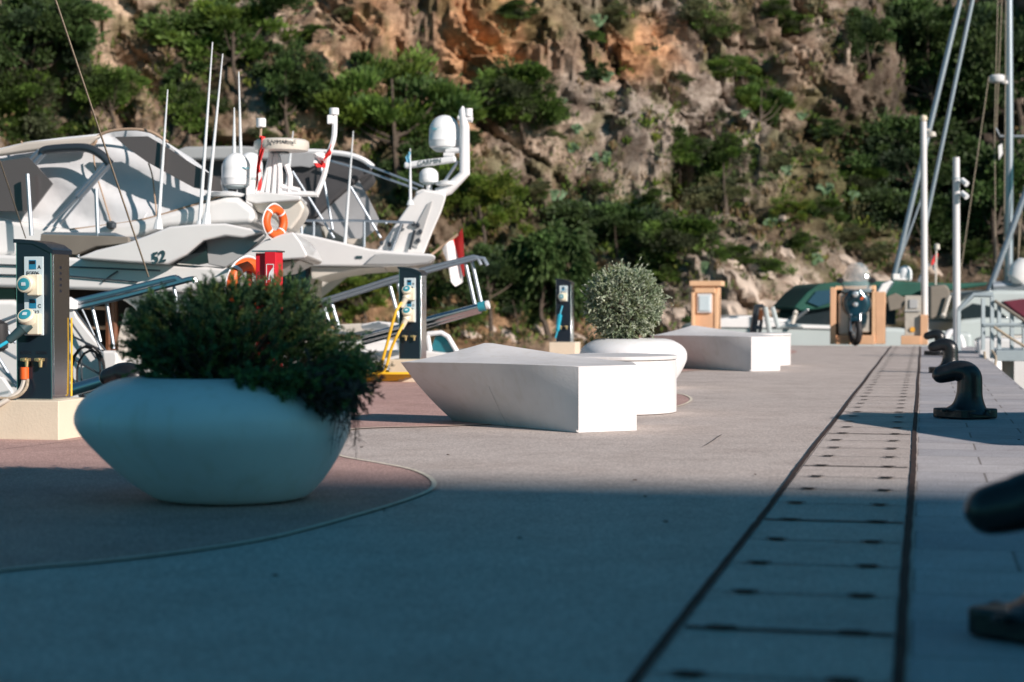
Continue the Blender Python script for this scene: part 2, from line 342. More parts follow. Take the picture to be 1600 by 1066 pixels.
# trough with cover slabs between two rusty joints
us = [2.0+i*.12 for i in range(276)]
ribbon('trough_joint', [Q(u, vLg+.003*math.sin(u*1.1)) for u in us], 0.024, 0.012, M_['rust'], .0016)
ribbon('trough_joint', [Q(u, vRg+.003*math.sin(u*.9)) for u in us], 0.026, 0.012, M_['rust'], .002)
sheet('trough_cover', [Q(-3, vLg+.015), Q(-3, vRg-.016), Q(UE, vRg-.016), Q(UE, vLg+.015)], 0.008, M_['cover'])
mb = MB(); k = 0; u = 2.1
def flat(mb, pts, z): mb.add([(p.x, p.y, z) for p in pts], [(0, 1, 2, 3)])
while u < UE-.3:
    thick = (.030, .008, .010, .009)[k % 4]
    flat(mb, [Q(u-thick/2, vLg+.02), Q(u-thick/2, vRg-.02), Q(u+thick/2, vRg-.02), Q(u+thick/2, vLg+.02)], .012)
    for c in (vLg+.10+.008*(k % 3), vRg-.115):
        c += rng.uniform(-.004, .004); e_ = rng.uniform(.85, 1.15)
        flat(mb, [Q(u-.029*e_, c-.024*e_), Q(u-.029*e_, c+.024), Q(u+.029, c+.024*e_), Q(u+.029, c-.024)], .0145)
        flat(mb, [Q(u-.012, c-.038), Q(u-.012, c+.038), Q(u+.012, c+.038), Q(u+.012, c-.038)], .0165)
    u += .565; k += 1
oo = struct('trough_slots', mb, M_['joint'], sm=False)
# fine cracks / expansion joints in the deck
for (x0, y0, x1, y1) in ((1090, 643, 1325, 649), (0, 706, 130, 690), (1100, 700, 1128, 682)):
    a, b = G(x0, y0), G(x1, y1)
    ribbon('deck_joint', [a.lerp(b, i/12)+Vector((rng.uniform(-.003, .003), rng.uniform(-.006, .006), 0)) for i in range(13)], .006, .012, M_['joint'])
# small debris on the deck
deb = MB()
for px, py in ((992, 754), (1008, 780), (1592, 690), (600, 802), (700, 714), (200, 700), (565, 702), (812, 846), (1040, 820), (430, 905), (1180, 745)):
    g = G(px, py); a = rng.uniform(0, 3)
    deb.box((g.x, g.y, .012), (.018, .008, .004), a)
tag(obj('leaf_litter', deb, M_['bark'], sm=False), 'scattered dry leaf crumbs on the pale deck', 'leaf litter', kind='stuff')

# water
wm = bpy.data.materials.new('harbour_water'); wm.use_nodes = True; n_ = wm.node_tree; b_ = n_.nodes['Principled BSDF']
b_.inputs['Base Color'].default_value = (0.015, 0.045, 0.05, 1); b_.inputs['Roughness'].default_value = .08
tc = n_.nodes.new('ShaderNodeTexCoord'); nz = n_.nodes.new('ShaderNodeTexNoise'); nz.inputs['Scale'].default_value = 1.6; nz.inputs['Detail'].default_value = 5
bp = n_.nodes.new('ShaderNodeBump'); bp.inputs['Distance'].default_value = .12; n_.links.new(tc.outputs['Object'], nz.inputs['Vector']); n_.links.new(nz.outputs[0], bp.inputs['Height']); n_.links.new(bp.outputs[0], b_.inputs['Normal'])
mb = MB(); mb.add([(-200, -200, -1.15), (200, -200, -1.15), (200, 120, -1.15), (-200, 120, -1.15)], [(0, 1, 2, 3)]); struct('water', mb, wm, sm=False)

# ------------------------------------------------------------------ cliff
def cliff_y(x, z):
    y = 60.5+0.66*z+.46*x
    y -= 4.5*math.exp(-max(z+1.5, 0)/1.6)
    y += 5.0*math.exp(-((x-16-.25*z)/4.2)**2)*min(1, max(0, z/3))
    y -= 5.5*math.exp(-((x-27)/6.0)**2)  # out-of-frame ridge added to throw shade into the gully
    y += 2.4*math.exp(-((x+15)/4.0)**2)
    if x > 5: y += -1.2*math.exp(-((z-2)/2.5)**2)*math.exp(-((x-8)/4)**2)
    p = Vector((x, z, 3.1))
    y += 3.0*noise.fractal(p*.08, 1.0, 2.1, 3)
    wp = noise.noise(p*.35)*1.6
    y += .9*abs(noise.noise(Vector((x*.30+wp*.5+z*.10, z*.10, 7.7))))
    for (fx, fz, gr, off, st, sd) in ((.17, .10, .50, 1.3, 1.0, 1.3), (.42, .22, .55, 4.1, .45, 5.3), (1.0, .60, .66, 7.7, .20, 9.1), (2.3, 1.6, .65, 2.2, .09, 3.7)):
        a, b = x+z*.42+wp*.7, z-x*.30+wp*.6
        q = Vector((a*fx, b*fz, off)); d, pts = noise.voronoi(q); c = pts[0]
        g1 = noise.cell(c*3.7+Vector((sd, 0, 0)))-.5; g2 = noise.cell(c*5.1+Vector((0, sd, 0)))-.5; g3 = noise.cell(c*7.3+Vector((0, 0, sd)))-.5
        e = min(1, (d[1]-d[0])*9)
        y += gr*.8*(g1*(q.x-c.x)/fx+g2*.6*(q.y-c.y)/fz)+st*g3*.8
        y += .15*st*(1-e)
    y += .10*noise.fractal(p*2.2, .9, 2.1, 3)
    return y
xs = np.arange(-30, 36.01, .15); zs = np.concatenate([np.arange(-2.2, 18, .14), np.arange(18.2, 30, .6)])
mb = MB(); nx, nz_ = len(xs), len(zs)
vv = [(float(x), cliff_y(float(x), float(z)), float(z)) for z in zs for x in xs]
ff = [(j*nx+i, j*nx+i+1, (j+1)*nx+i+1, (j+1)*nx+i) for j in range(nz_-1) for i in range(nx-1)]
bvh = bvhtree.BVHTree.FromPolygons([Vector(p) for p in vv], ff)
def hit(px, py):
    d = ray(px, py).normalized(); r = bvh.ray_cast(Vector((0, 0, H)), d, 300)
    return r[0] if r[0] is not None else P(px, py, 62)
def pix(p):
    d = Vector(p)-Vector((0, 0, H)); cp, sp = math.cos(PITCH), math.sin(PITCH)
    zc = d.y*cp-d.z*sp; yc = d.y*sp+d.z*cp; return 800+F*d.x/zc, 533-F*yc/zc
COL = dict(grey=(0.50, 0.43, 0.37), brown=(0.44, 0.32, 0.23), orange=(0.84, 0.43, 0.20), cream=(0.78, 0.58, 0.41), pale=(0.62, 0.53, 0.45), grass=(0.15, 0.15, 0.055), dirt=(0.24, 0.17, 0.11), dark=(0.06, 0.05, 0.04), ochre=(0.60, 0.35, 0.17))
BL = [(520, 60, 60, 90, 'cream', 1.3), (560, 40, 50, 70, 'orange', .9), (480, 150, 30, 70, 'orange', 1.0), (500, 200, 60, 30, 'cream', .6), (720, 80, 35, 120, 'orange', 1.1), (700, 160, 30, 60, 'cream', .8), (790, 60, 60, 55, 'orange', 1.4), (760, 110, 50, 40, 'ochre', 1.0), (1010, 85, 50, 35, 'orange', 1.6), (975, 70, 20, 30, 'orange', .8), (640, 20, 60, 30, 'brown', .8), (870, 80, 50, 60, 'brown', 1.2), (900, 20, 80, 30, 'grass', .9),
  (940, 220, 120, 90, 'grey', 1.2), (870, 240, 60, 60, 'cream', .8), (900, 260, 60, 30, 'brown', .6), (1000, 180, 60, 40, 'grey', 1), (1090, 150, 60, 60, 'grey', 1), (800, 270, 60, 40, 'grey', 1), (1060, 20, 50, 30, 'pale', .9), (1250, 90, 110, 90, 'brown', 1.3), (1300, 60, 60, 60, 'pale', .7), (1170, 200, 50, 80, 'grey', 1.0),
  (1290, 290, 90, 80, 'grass', 1.6), (1350, 340, 70, 40, 'grass', 1.2), (1230, 330, 50, 60, 'dirt', 1.3), (1170, 430, 80, 45, 'pale', 1.6), (1280, 430, 60, 40, 'pale', 1.3), (1240, 470, 80, 40, 'cream', 1.1), (1060, 470, 50, 30, 'pale', 1.2), (1400, 420, 100, 40, 'brown', 1.2), (1480, 430, 60, 40, 'dirt', 1.2), (1450, 200, 130, 220, 'dark', 1.2), (700, 500, 200, 40, 'ochre', 1.0), (860, 510, 80, 25, 'brown', 1.0),  # large dark blob paints the gully shade into the rock colour
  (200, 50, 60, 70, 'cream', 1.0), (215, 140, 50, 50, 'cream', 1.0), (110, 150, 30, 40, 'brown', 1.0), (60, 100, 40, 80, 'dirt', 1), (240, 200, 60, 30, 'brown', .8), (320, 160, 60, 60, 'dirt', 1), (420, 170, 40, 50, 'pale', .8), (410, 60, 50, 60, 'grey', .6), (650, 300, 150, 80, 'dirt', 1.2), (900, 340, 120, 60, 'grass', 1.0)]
tint_ = []
names = list(COL)
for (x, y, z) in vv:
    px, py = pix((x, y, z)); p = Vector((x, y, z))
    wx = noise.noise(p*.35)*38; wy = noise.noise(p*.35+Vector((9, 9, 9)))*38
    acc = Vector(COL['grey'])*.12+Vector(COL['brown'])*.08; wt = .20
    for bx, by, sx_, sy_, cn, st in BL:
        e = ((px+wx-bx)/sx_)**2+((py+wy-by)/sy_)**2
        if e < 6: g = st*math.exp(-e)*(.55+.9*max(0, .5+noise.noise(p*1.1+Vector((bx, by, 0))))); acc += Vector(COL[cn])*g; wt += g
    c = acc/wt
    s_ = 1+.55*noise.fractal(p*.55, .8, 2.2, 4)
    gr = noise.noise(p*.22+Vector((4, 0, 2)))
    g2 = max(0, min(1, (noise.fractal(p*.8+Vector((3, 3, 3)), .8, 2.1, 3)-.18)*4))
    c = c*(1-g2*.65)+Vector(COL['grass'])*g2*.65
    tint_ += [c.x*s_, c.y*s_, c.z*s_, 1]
mb.v = [Vector(p) for p in vv]; mb.f = ff
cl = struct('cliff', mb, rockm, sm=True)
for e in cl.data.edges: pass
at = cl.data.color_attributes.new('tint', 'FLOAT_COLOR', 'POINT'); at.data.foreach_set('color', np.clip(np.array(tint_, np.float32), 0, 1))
if cl.data.polygons[100].normal.y > 0: cl.data.flip_normals()
mb = MB(); mb.add([(-300, 120, 42), (300, 120, 42), (300, 300, 80), (-300, 300, 80), (-300, 120, -3), (300, 120, -3)], [(0, 1, 2, 3), (4, 5, 1, 0)])
hb = struct('hill', mb, M_['bark'], sm=False); hb.location.z = -1.2

# ------------------------------------------------------------------ trees and shrubs on the cliff
def crown_proto(name, seed, nc, nl, cr, ls, cols, droop=0.0, needle=1.6, flatz=.85):
    r = np.random.default_rng(seed)
    lobes = sph(r, 7)*(.45+.2*r.random((7, 1))); lobes[:, 2] = lobes[:, 2]*.9
    which = r.integers(7, size=nc); cc = lobes[which]+sph(r, nc)*(r.random((nc, 1))**.5)*.50; cc[:, 2] *= flatz
    cen = []; dr = []; col = []
    cols = np.array(cols)
    for i in range(nc):
        k = int(nl*(.4+1.1*r.random())); R_ = cr*(.45+.85*r.random())
        s = sph(r, k); rad = r.random((k, 1))**.6*R_*(1+.5*(r.random((k, 1)) > .9))
        q = s*rad; q[:, 2] *= .55; q[:, 2] -= droop*np.abs(q[:, 0])*.8; cen.append(cc[i]+q); d = s+cc[i]*.8+np.array([0, 0, .4-droop*2]); dr.append(d)
        c = cols[r.integers(len(cols))]*(.65+.8*r.random()); col.append(np.tile(c, (k, 1))*(.7+.6*r.random((k, 1))))
    cen = np.concatenate(cen); n = len(cen)
    return leafmesh(name, cen, np.concatenate(dr), ls*(.6+.8*r.random(n)), np.concatenate(col), seed, needle), cc
DK = [(0.040, 0.068, 0.022), (0.050, 0.082, 0.024), (0.030, 0.052, 0.024)]
MD = [(0.075, 0.13, 0.026), (0.095, 0.155, 0.028), (0.055, 0.10, 0.028)]
BR = [(0.12, 0.17, 0.025), (0.09, 0.14, 0.02), (0.15, 0.18, 0.03)]
OL = [(0.11, 0.12, 0.055), (0.065, 0.08, 0.04), (0.11, 0.11, 0.05)]
protos = {
 'dark': [crown_proto('crown', 11+i, 80, 330, .26, .033, DK+[MD[2]], .1, 2.0) for i in range(4)],
 'pine': [crown_proto('crown', 21+i, 64, 380, .25, .028, MD+[BR[1]], -.1, 2.6) for i in range(3)],
 'bright': [crown_proto('crown', 31+i, 60, 270, .26, .034, BR+[MD[1]]) for i in range(2)],
 'mid': [crown_proto('crown', 41+i, 74, 320, .26, .033, [MD[0], DK[1], OL[1], MD[1]], .1, 2.0) for i in range(4)],
 'olive': [crown_proto('crown', 51+i, 60, 270, .28, .033, OL+[MD[0]]) for i in range(2)],
 'weep': [crown_proto('crown', 61, 56, 320, .30, .042, [DK[1], MD[2]], .8, 3.0)],
}
barkbranch = {}
def tree(name, label, cat, cx, cy, rx, ry, kind, group=None, depth=.8, trunk=True, back=.35, idx=0, base=None):
    h0 = hit(cx, cy); D0 = h0.y; 
    rx, ry = rx*1.24, ry*1.22; rxm = rx/F*D0; rym = ry/F*D0; rz_ = (rxm+rym)/2*depth
    D = D0-rz_*back; c = P(cx, cy, D)
    if base: bpnt = hit(*base)
    else: bpnt = hit(cx+rx*.1, min(cy+ry*1.05, 545))
    t = thing(name, label, cat, bpnt, 0, group)
    me, cc = protos[kind][idx % len(protos[kind])]
    o = bpy.data.objects.new('crown', me); C.objects.link(o); o.parent = t; o.location = c-bpnt; o.scale = (rxm, rz_, rym); o.rotation_euler = (0, 0, 0)
    if trunk:
        mb = MB(); r0 = max(.04, rym*.045); cl_ = c-bpnt
        mid = cl_*.5+Vector((rng.uniform(-.2, .2), -.15, 0))*rxm
        mb.tube(smooth([Vector((0, .3, -.3)), mid*.6, mid, cl_+Vector((0, 0, rym*.3))], 5), [r0*1.3]*3+[r0*(1-.8*i/13) for i in range(13)], 7)
        for k in range(min(14, len(cc))):
            e = cl_+Vector((cc[k][0]*rxm, cc[k][1]*rz_, cc[k][2]*rym)); s0 = mid.lerp(cl_, rng.random()*.8)
            mb.tube(smooth([s0, s0.lerp(e, .5)+Vector((0, 0, -.1*rym)), e], 4), [r0*.45*(1-.1*i) for i in range(9)], 5)
        obj('trunk', mb, M_['bark'], t)
    return t
gp = 'trees growing on the cliff'
T = [
 ('pine_tree', 'round-headed green pine standing out against the orange rock behind the radar arch', 'tree', 612, 168, 112, 118, 'pine'),
 ('evergreen_tree', 'dense dark evergreen filling the top left corner', 'tree', 35, 60, 95, 100, 'dark'),
 ('evergreen_tree', 'dark bush rising just above the cream canvas roof at far left', 'tree', 45, 165, 85, 75, 'mid'),
 ('pine_tree', 'bushy green tree above the white flybridge canopy, left of the bare rock', 'tree', 165, 155, 62, 70, 'mid'),
 ('pine_tree', 'large overhanging pine at the top, above the whip antennas', 'tree', 365, 50, 110, 85, 'pine'),
 ('evergreen_tree', 'dark shrubby tree right behind the whip antennas', 'tree', 300, 180, 60, 65, 'mid'),
 ('evergreen_tree', 'dark tree between the pale cliff foot and the radar post of the yacht', 'tree', 445, 130, 55, 80, 'dark'),
 ('pine_tree', 'small dark tree at the top between two pale rock faces on the left', 'tree', 112, 50, 45, 75, 'dark'),
 ('scrub_tree', 'grey-green bush on the cliff right of the big white radome', 'tree', 815, 150, 62, 68, 'mid'),
 ('broadleaf_tree', 'yellow-green tree right of the radar arch, above the red and white flag', 'tree', 742, 320, 62, 80, 'bright'),
 ('evergreen_tree', 'dark tree behind the legs of the radar arch', 'tree', 650, 280, 60, 70, 'dark'),
 ('broadleaf_tree', 'sunlit bright green bush under the yacht overhang', 'tree', 555, 462, 62, 52, 'bright'),
 ('evergreen_tree', 'dark green tree between the yacht overhang and the second power pedestal', 'tree', 640, 440, 55, 60, 'mid'),
 ('evergreen_tree', 'dark bushy tree behind the raised end of the far gangway', 'tree', 760, 440, 62, 70, 'dark'),
 ('tamarisk_tree', 'drooping dark tree hanging over the shore behind the slim third pedestal', 'tree', 855, 430, 72, 95, 'weep'),
 ('tamarisk_tree', 'dark spreading tree right above the grey-green ball shrub', 'tree', 965, 375, 85, 75, 'dark'),
 ('scrub_tree', 'dark green bush above the peach kiosk beside pale rocks', 'tree', 1070, 380, 62, 58, 'mid'),
 ('scrub_tree', 'round dark green bush high on the slope, middle of the cliff', 'tree', 1055, 235, 50, 48, 'mid'),
 ('scrub_tree', 'dark bush right beside the round bush in the middle of the cliff', 'tree', 1130, 255, 52, 62, 'mid'),
 ('scrub_tree', 'olive-coloured bush low on the slope above the tender boulders', 'tree', 1115, 320, 55, 50, 'olive'),
 ('scrub_tree', 'bright green mastic bush on bare grey rock near the upper right', 'tree', 1128, 102, 44, 26, 'pine'),
 ('scrub_tree', 'upright green shrub just below the mastic bush on the grey rock', 'tree', 1190, 160, 40, 58, 'pine'),
 ('scrub_tree', 'grey olive bush at the top edge of the cliff right of centre', 'tree', 1110, 30, 42, 48, 'olive'),
 ('evergreen_tree', 'huge dark tree in shade at the top right behind the sailboat stays', 'tree', 1440, 90, 110, 120, 'dark'),
 ('evergreen_tree', 'dark shaded tree behind the tall white lamp pole', 'tree', 1400, 240, 95, 80, 'dark'),
 ('evergreen_tree', 'dark shaded tree behind the upper part of the sailboat mast', 'tree', 1565, 110, 95, 130, 'dark'),
 ('evergreen_tree', 'dark shaded tree behind the lower part of the sailboat mast', 'tree', 1550, 300, 95, 110, 'dark'),
 ('evergreen_tree', 'dark green bushy tree behind the short white camera pole', 'tree', 1440, 350, 75, 70, 'dark'),
 ('scrub_tree', 'green bush on the grassy slope left of the dark gully', 'tree', 1350, 290, 45, 40, 'mid'),
 ('evergreen_tree', 'dark tree at the very top of the gully right of the bare brown rock', 'tree', 1345, 60, 40, 60, 'dark'),
 ('scrub_tree', 'low green bush near the white boats at the far right', 'tree', 1520, 400, 40, 35, 'mid'),
 ('scrub_tree', 'low bush on the shore rocks under the red and white flag', 'tree', 715, 500, 40, 25, 'mid'),
 ('scrub_tree', 'dark low bush on the shore left of the ball shrub', 'tree', 800, 480, 48, 42, 'dark'),
 ('scrub_tree', 'green bush over the rocks just left of the peach kiosk', 'tree', 1040, 430, 34, 22, 'mid'),
 ('scrub_tree', 'dark bush hanging from the top of the cliff above the radome', 'tree', 805, 12, 30, 16, 'mid'),
]
for i, (nm, lb, ct, cx, cy, rx, ry, kd) in enumerate(T):
    tree(nm, lb, ct, cx, cy, rx, ry, kd, gp, idx=i)
LM = [('arch radome', 694, 205), ('glazed peach kiosk', 1102, 470), ('ball shrub', 975, 470), ('scooter windshield', 1338, 435), ('ball finial', 1445, 186), ('round-headed pine', 612, 168), ('whip antennas', 335, 90), ('red and white ensign', 710, 390), ('mastic bush', 1128, 102), ('camera pole top', 1495, 246), ('slim pedestal', 893, 440), ('top orange patch', 790, 60), ('right orange patch', 1010, 85)]
used_lb = set()
def where(px, py, what):
    o_ = sorted(LM, key=lambda l: math.hypot(l[1]-px, l[2]-py))
    for far_ in (0, 1):
        for n_, lx, ly in o_[:5]:
            dx, dy = px-lx, py-ly; d = math.hypot(dx, dy)
            a = ('right of', 'below and right of', 'below', 'below and left of', 'left of', 'above and left of', 'above', 'above and right of')[int(round(math.atan2(dy, dx)/(math.pi/4))) % 8]
            q_ = 'just ' if d < 60 else ('' if d < 130 else ('well ' if d < 230 else 'far '))
            lb = what+', '+q_+a+' the '+n_
            if lb not in used_lb: used_lb.add(lb); return lb
    return what
# small single shrubs dotted over the slope
sg = 'small shrubs dotted over the rocky slope'
for i, (x, y, s, kd) in enumerate([(735, 215, 16, 'dark'), (690, 200, 14, 'mid'), (870, 210, 14, 'olive'), (925, 60, 16, 'mid'), (930, 110, 18, 'dark'), (985, 330, 22, 'bright'), (1020, 310, 22, 'mid'), (885, 330, 24, 'mid'), (1240, 40, 22, 'mid'), (1180, 120, 14, 'bright'), (1265, 240, 22, 'olive'), (1215, 260, 22, 'olive'), (1290, 330, 26, 'mid'), (1330, 370, 24, 'olive'), (1250, 380, 24, 'mid'), (1200, 420, 22, 'mid'), (1150, 400, 24, 'mid'), (1370, 400, 22, 'olive'), (490, 240, 26, 'dark'), (490, 50, 16, 'mid'), (420, 210, 22, 'olive'), (250, 240, 30, 'mid'), (270, 120, 24, 'dark'), (540, 20, 16, 'olive'), (1290, 200, 20, 'dark'), (1235, 330, 26, 'bright'), (940, 290, 16, 'olive'), (840, 300, 20, 'olive'), (1420, 420, 22, 'olive'), (560, 400, 24, 'mid'), (1070, 120, 14, 'olive'), (960, 20, 18, 'olive'), (1215, 15, 20, 'mid')]):
    tree('shrub', where(x, y, {'dark': 'small dark green', 'mid': 'small green', 'olive': 'small olive-grey', 'bright': 'small light green'}[kd]+' bush on the rock'), 'shrub', x, y, s*1.15, s, kd, sg, trunk=False, back=.2, idx=i)
# prickly pears: pads
def cactus(px, py, s, i):
    h_ = hit(px, py); sz = s/F*h_.y; mb = MB(); r = random.Random(i)
    def pad(b, ang, az, L, lv):
        up = Vector((math.sin(ang)*math.cos(az), math.sin(ang)*math.sin(az)-.2, math.cos(ang))).normalized()
        sd = up.cross(Vector((r.uniform(-.5, .5), -1, 0))).normalized(); nn = up.cross(sd)
        mm = Matrix((sd, up, nn)).transposed()
        mb.lathe([(L*.03, -.05*L), (L*.36, -.03*L), (L*.38, 0), (L*.36, .03*L), (L*.03, .05*L)], b+up*L*.45, 10, mm, 1, 1.25)
        if lv > 0:
            for _ in range(r.randint(2, 3)): pad(b+up*L*.85+sd*r.uniform(-.2, .2)*L, ang+r.uniform(-.7, .7), az+r.uniform(-.6, .6), L*.82, lv-1)
    for _ in range(4): pad(Vector((r.uniform(-.4, .4)*sz, -.1, -.1)), r.uniform(-.7, .7), r.uniform(-.5, .5), sz*.62, 2)
    o = obj('prickly_pear', mb, cact, sm=True); o.location = h_; tag(o, where(px, py, 'pale green prickly pear on the rock'), 'cactus', 'prickly pears on the cliff')
cact = mat('cactus_green', (0.13, 0.22, 0.11), .6, var=.3, vs=4)
for i, (x, y, s) in enumerate([(945, 125, 14), (902, 205, 12), (890, 235, 12), (944, 252, 15), (880, 160, 8), (935, 40, 16), (1225, 155, 12), (1290, 300, 15), (1310, 345, 14), (1205, 355, 14), (1270, 410, 14), (1060, 415, 16), (1100, 425, 16), (1080, 320, 12), (870, 310, 14), (910, 318, 14), (815, 315, 12), (1250, 185, 10), (800, 20, 12), (1330, 310, 12), (1160, 180, 10), (780, 395, 12), (1230, 270, 12)]): cactus(x, y, s, i)
# scrub ground cover
r = np.random.default_rng(5); cen = []; dr = []; sz = []; co = []
cnt = 0
while cnt < 1500:
    px, py = r.uniform(-60, 1660), r.uniform(-20, 540)
    wgt = .35
    if 1150 < px < 1420 and 200 < py < 420: wgt = 1
    if 600 < px < 1130 and py > 290: wgt = .8
    if 460 < px < 1060 and py < 130: wgt = .08
    if py > 400 and 1080 < px < 1320: wgt = .25
    if r.random() > wgt: continue
    h_ = np.array(hit(px, py)); cnt += 1; k = int(r.integers(8, 34)); s0 = r.uniform(.12, .42)
    q = r.normal(size=(k, 3))*s0*np.array([.6, .4, .45]); cen.append(h_+q+np.array([0, -.1, .1])); dr.append(q+np.array([0, 0, .3])); sz.append(np.full(k, r.uniform(.05, .1)))
    c = np.array([OL, BR, MD][r.integers(3)])[r.integers(3)]*r.uniform(.7, 1.3); 
    if r.random() < .25: c = np.array((0.20, 0.14, 0.07))*r.uniform(.7, 1.2)
    co.append(np.tile(c, (k, 1)))
me = leafmesh('low_scrub', np.concatenate(cen), np.concatenate(dr), np.concatenate(sz), np.concatenate(co), 3, 2.4)
o = bpy.data.objects.new('low_scrub', me); C.objects.link(o); tag(o, 'low scrub and dry grass tufts covering the rocky cliff', 'scrub', kind='stuff')
# boulders at the foot of the slope
def boulder(px, py, rx, ry, i, col='pale'):
    h_ = hit(px, py); D = h_.y; s = Vector((rx/F*D, (rx+ry)/2/F*D, ry/F*D)); bm = bmesh.new(); bmesh.ops.create_icosphere(bm, subdivisions=3, radius=1)
    vs = []
    for v in bm.verts:
        p = v.co.copy(); d, pt = noise.voronoi(p*1.3+Vector((i*3.3, 0, 0))); f = 1-.35*d[0]+.25*noise.noise(p*2+Vector((i, 0, 0)))
        vs.append(Vector((p.x*s.x*f, p.y*s.y*f, p.z*s.z*f)))
    mb = MB(); mb.add(vs, [tuple(v.index for v in f.verts) for f in bm.faces]); bm.free()
    o = obj('boulder', mb, bould, sm=True); o.location = h_+Vector((0, s.y*.45, -s.z*.25)); o.rotation_euler = (0, rng.uniform(.2, .9), rng.uniform(-.5, .5)); o.scale = (1.25, 1, .95); tag(o, where(px, py, ('large ' if rx > 29 else ('small ' if rx < 21 else ''))+'pale boulder'), 'boulder', 'boulders along the foot of the cliff')
bould = mat('pale_boulder', (0.50, 0.41, 0.34), .95, col2=(0.26, 0.21, 0.17), vs=1.1, bump=1, bs=5)
for i, (x, y, rx, ry) in enumerate([(1165, 445, 40, 22), (1205, 480, 40, 26), (1145, 415, 26, 16), (1240, 440, 28, 20), (1275, 470, 30, 24), (1190, 420, 22, 14), (1230, 398, 22, 16), (1060, 462, 26, 22), (1070, 495, 30, 22), (1140, 480, 26, 24), (740, 525, 24, 12), (800, 530, 22, 12), (850, 525, 24, 14), (695, 530, 20, 10), (900, 528, 26, 12), (770, 512, 18, 10), (1350, 425, 22, 18), (1380, 440, 24, 16), (1320, 405, 18, 14), (1226, 340, 9, 12), (740, 425, 14, 10), (1460, 425, 20, 14)]): boulder(x, y, rx, ry, i)
#PART2
# ================================================================== OBJECTS ON THE QUAY
OFF = Vector((2.43, 10.2, 0))
# planters
def planter(loc, sc, label):
    t = thing('planter', label, 'planter', loc, 0, 'oval white planters on the quay')
    pr = [(.26, .012), (.295, .016), (.33, .035), (.39, .085), (.455, .155), (.515, .235), (.545, .285), (.556, .325), (.553, .365), (.53, .41), (.485, .45), (.42, .485), (.36, .502), (.30, .508), (.27, .500), (.26, .48), (.25, .44)]
    pp = smooth([(r_*sc, 0, z*sc) for r_, z in pr], 3)
    mb = MB(); mb.lathe([(p.x, p.z) for p in pp], n=72)
    for i_, v_ in enumerate(mb.v): v_.x += .075*sc*(1-min(1, v_.z/(.33*sc)))**1.1
    obj('pot', mb, M_['planter'], t)
    for i in range(6):
        a = i*math.pi/3+.3; mb = MB(); mb.box((math.cos(a)*.24*sc+.075*sc, math.sin(a)*.24*sc, .012), (.06, .06, .018), a); obj('foot', mb, M_['rub'], t)
    mb = MB(); mb.lathe([(.01, .455*sc), (.245*sc, .45*sc)][::-1]+[(.002, .47*sc)], n=24); obj('soil', mb, M_['soil'], t)
    return t
PC = Vector((-1.215, 7.30, 0)); PC2 = Vector((1.17, 17.3, 0))
planter(PC, 1.0, 'large rounded planter in the shaded foreground, holding the dark juniper')
planter(PC2, .93, 'sunlit rounded planter behind the boat-shaped bench, holding the grey ball shrub')

def sprigs(r, bases, dirs, lens, nn, nl, nw, colfn, curl=.3):
    cen = []; dd = []; ss = []; cc = []
    for b, d, L in zip(bases, dirs, lens):
        d = d/np.linalg.norm(d); t = r.random(nn)**.8; bend = r.normal(size=3)*curl
        pts = b+np.outer(t*L, d)+np.outer(t**2*L, bend*.5)
        s = sph(r, nn); nd = s*.9+d*1.1
        cen.append(pts+nd/np.linalg.norm(nd, axis=1, keepdims=True)*nl*.45); dd.append(nd); ss.append(np.full(nn, nw)); cc.append(np.tile(colfn(b), (nn, 1))*(.75+.5*r.random((nn, 1))))
    return np.concatenate(cen), np.concatenate(dd), np.concatenate(ss), np.concatenate(cc)
# juniper in the near planter
r = np.random.default_rng(12); B_ = []; D_ = []; L_ = []; brown = set()
def W(px, py, D=7.3): return np.array(P(px, py, D))
root = np.array(PC)+np.array([0.05, 0, .47])
ell = [(300, 545, 95, 62, .26, 430), (370, 515, 105, 80, .30, 620), (450, 525, 85, 82, .28, 480), (520, 570, 62, 56, .22, 320), (270, 500, 50, 45, .2, 120), (335, 474, 42, 34, .16, 120), (450, 470, 42, 32, .16, 100), (395, 466, 38, 26, .15, 100), (238, 522, 36, 44, .2, 210), (255, 555, 44, 36, .24, 150), (215, 548, 22, 14, .1, 40), (250, 565, 48, 30, .2, 120), (545, 615, 34, 42, .12, 110), (400, 590, 100, 26, .32, 240), (300, 590, 70, 18, .28, 140), (450, 594, 74, 22, .10, 230, 6.95), (520, 612, 46, 34, .10, 200, 6.98), (392, 590, 36, 16, .08, 80, 6.95), (545, 580, 44, 40, .14, 160, 7.1)]
tips = []
for (ex, ey, rx, ry, rzz, k, *dd0) in ell:
    c = W(ex, ey, *dd0); sx_ = rx/F*7.3; sz_ = ry/F*7.3
    k = int(k*.62); q = sph(r, k)*(r.random((k, 1))**.28); cl3 = sph(r, 9)*.9; cw = cl3[r.integers(9, size=k)]; q = q*.62+cw*.42; pts = c+q*np.array([sx_, rzz, sz_])
    for p_, qq in zip(pts, q):
        d = (p_-root); d = d/np.linalg.norm(d)+qq*.6+np.array([0, 0, .12])+r.normal(size=3)*.4
        if dd0 and ex < 530: d = np.array([.25, -.6, -.1])+r.normal(size=3)*.45
        if ex > 530: d = np.array([.35, -.3, -.5])+r.normal(size=3)*.3
        B_.append(p_-d/np.linalg.norm(d)*.035); D_.append(d); L_.append(.05+.06*r.random()); tips.append(p_)
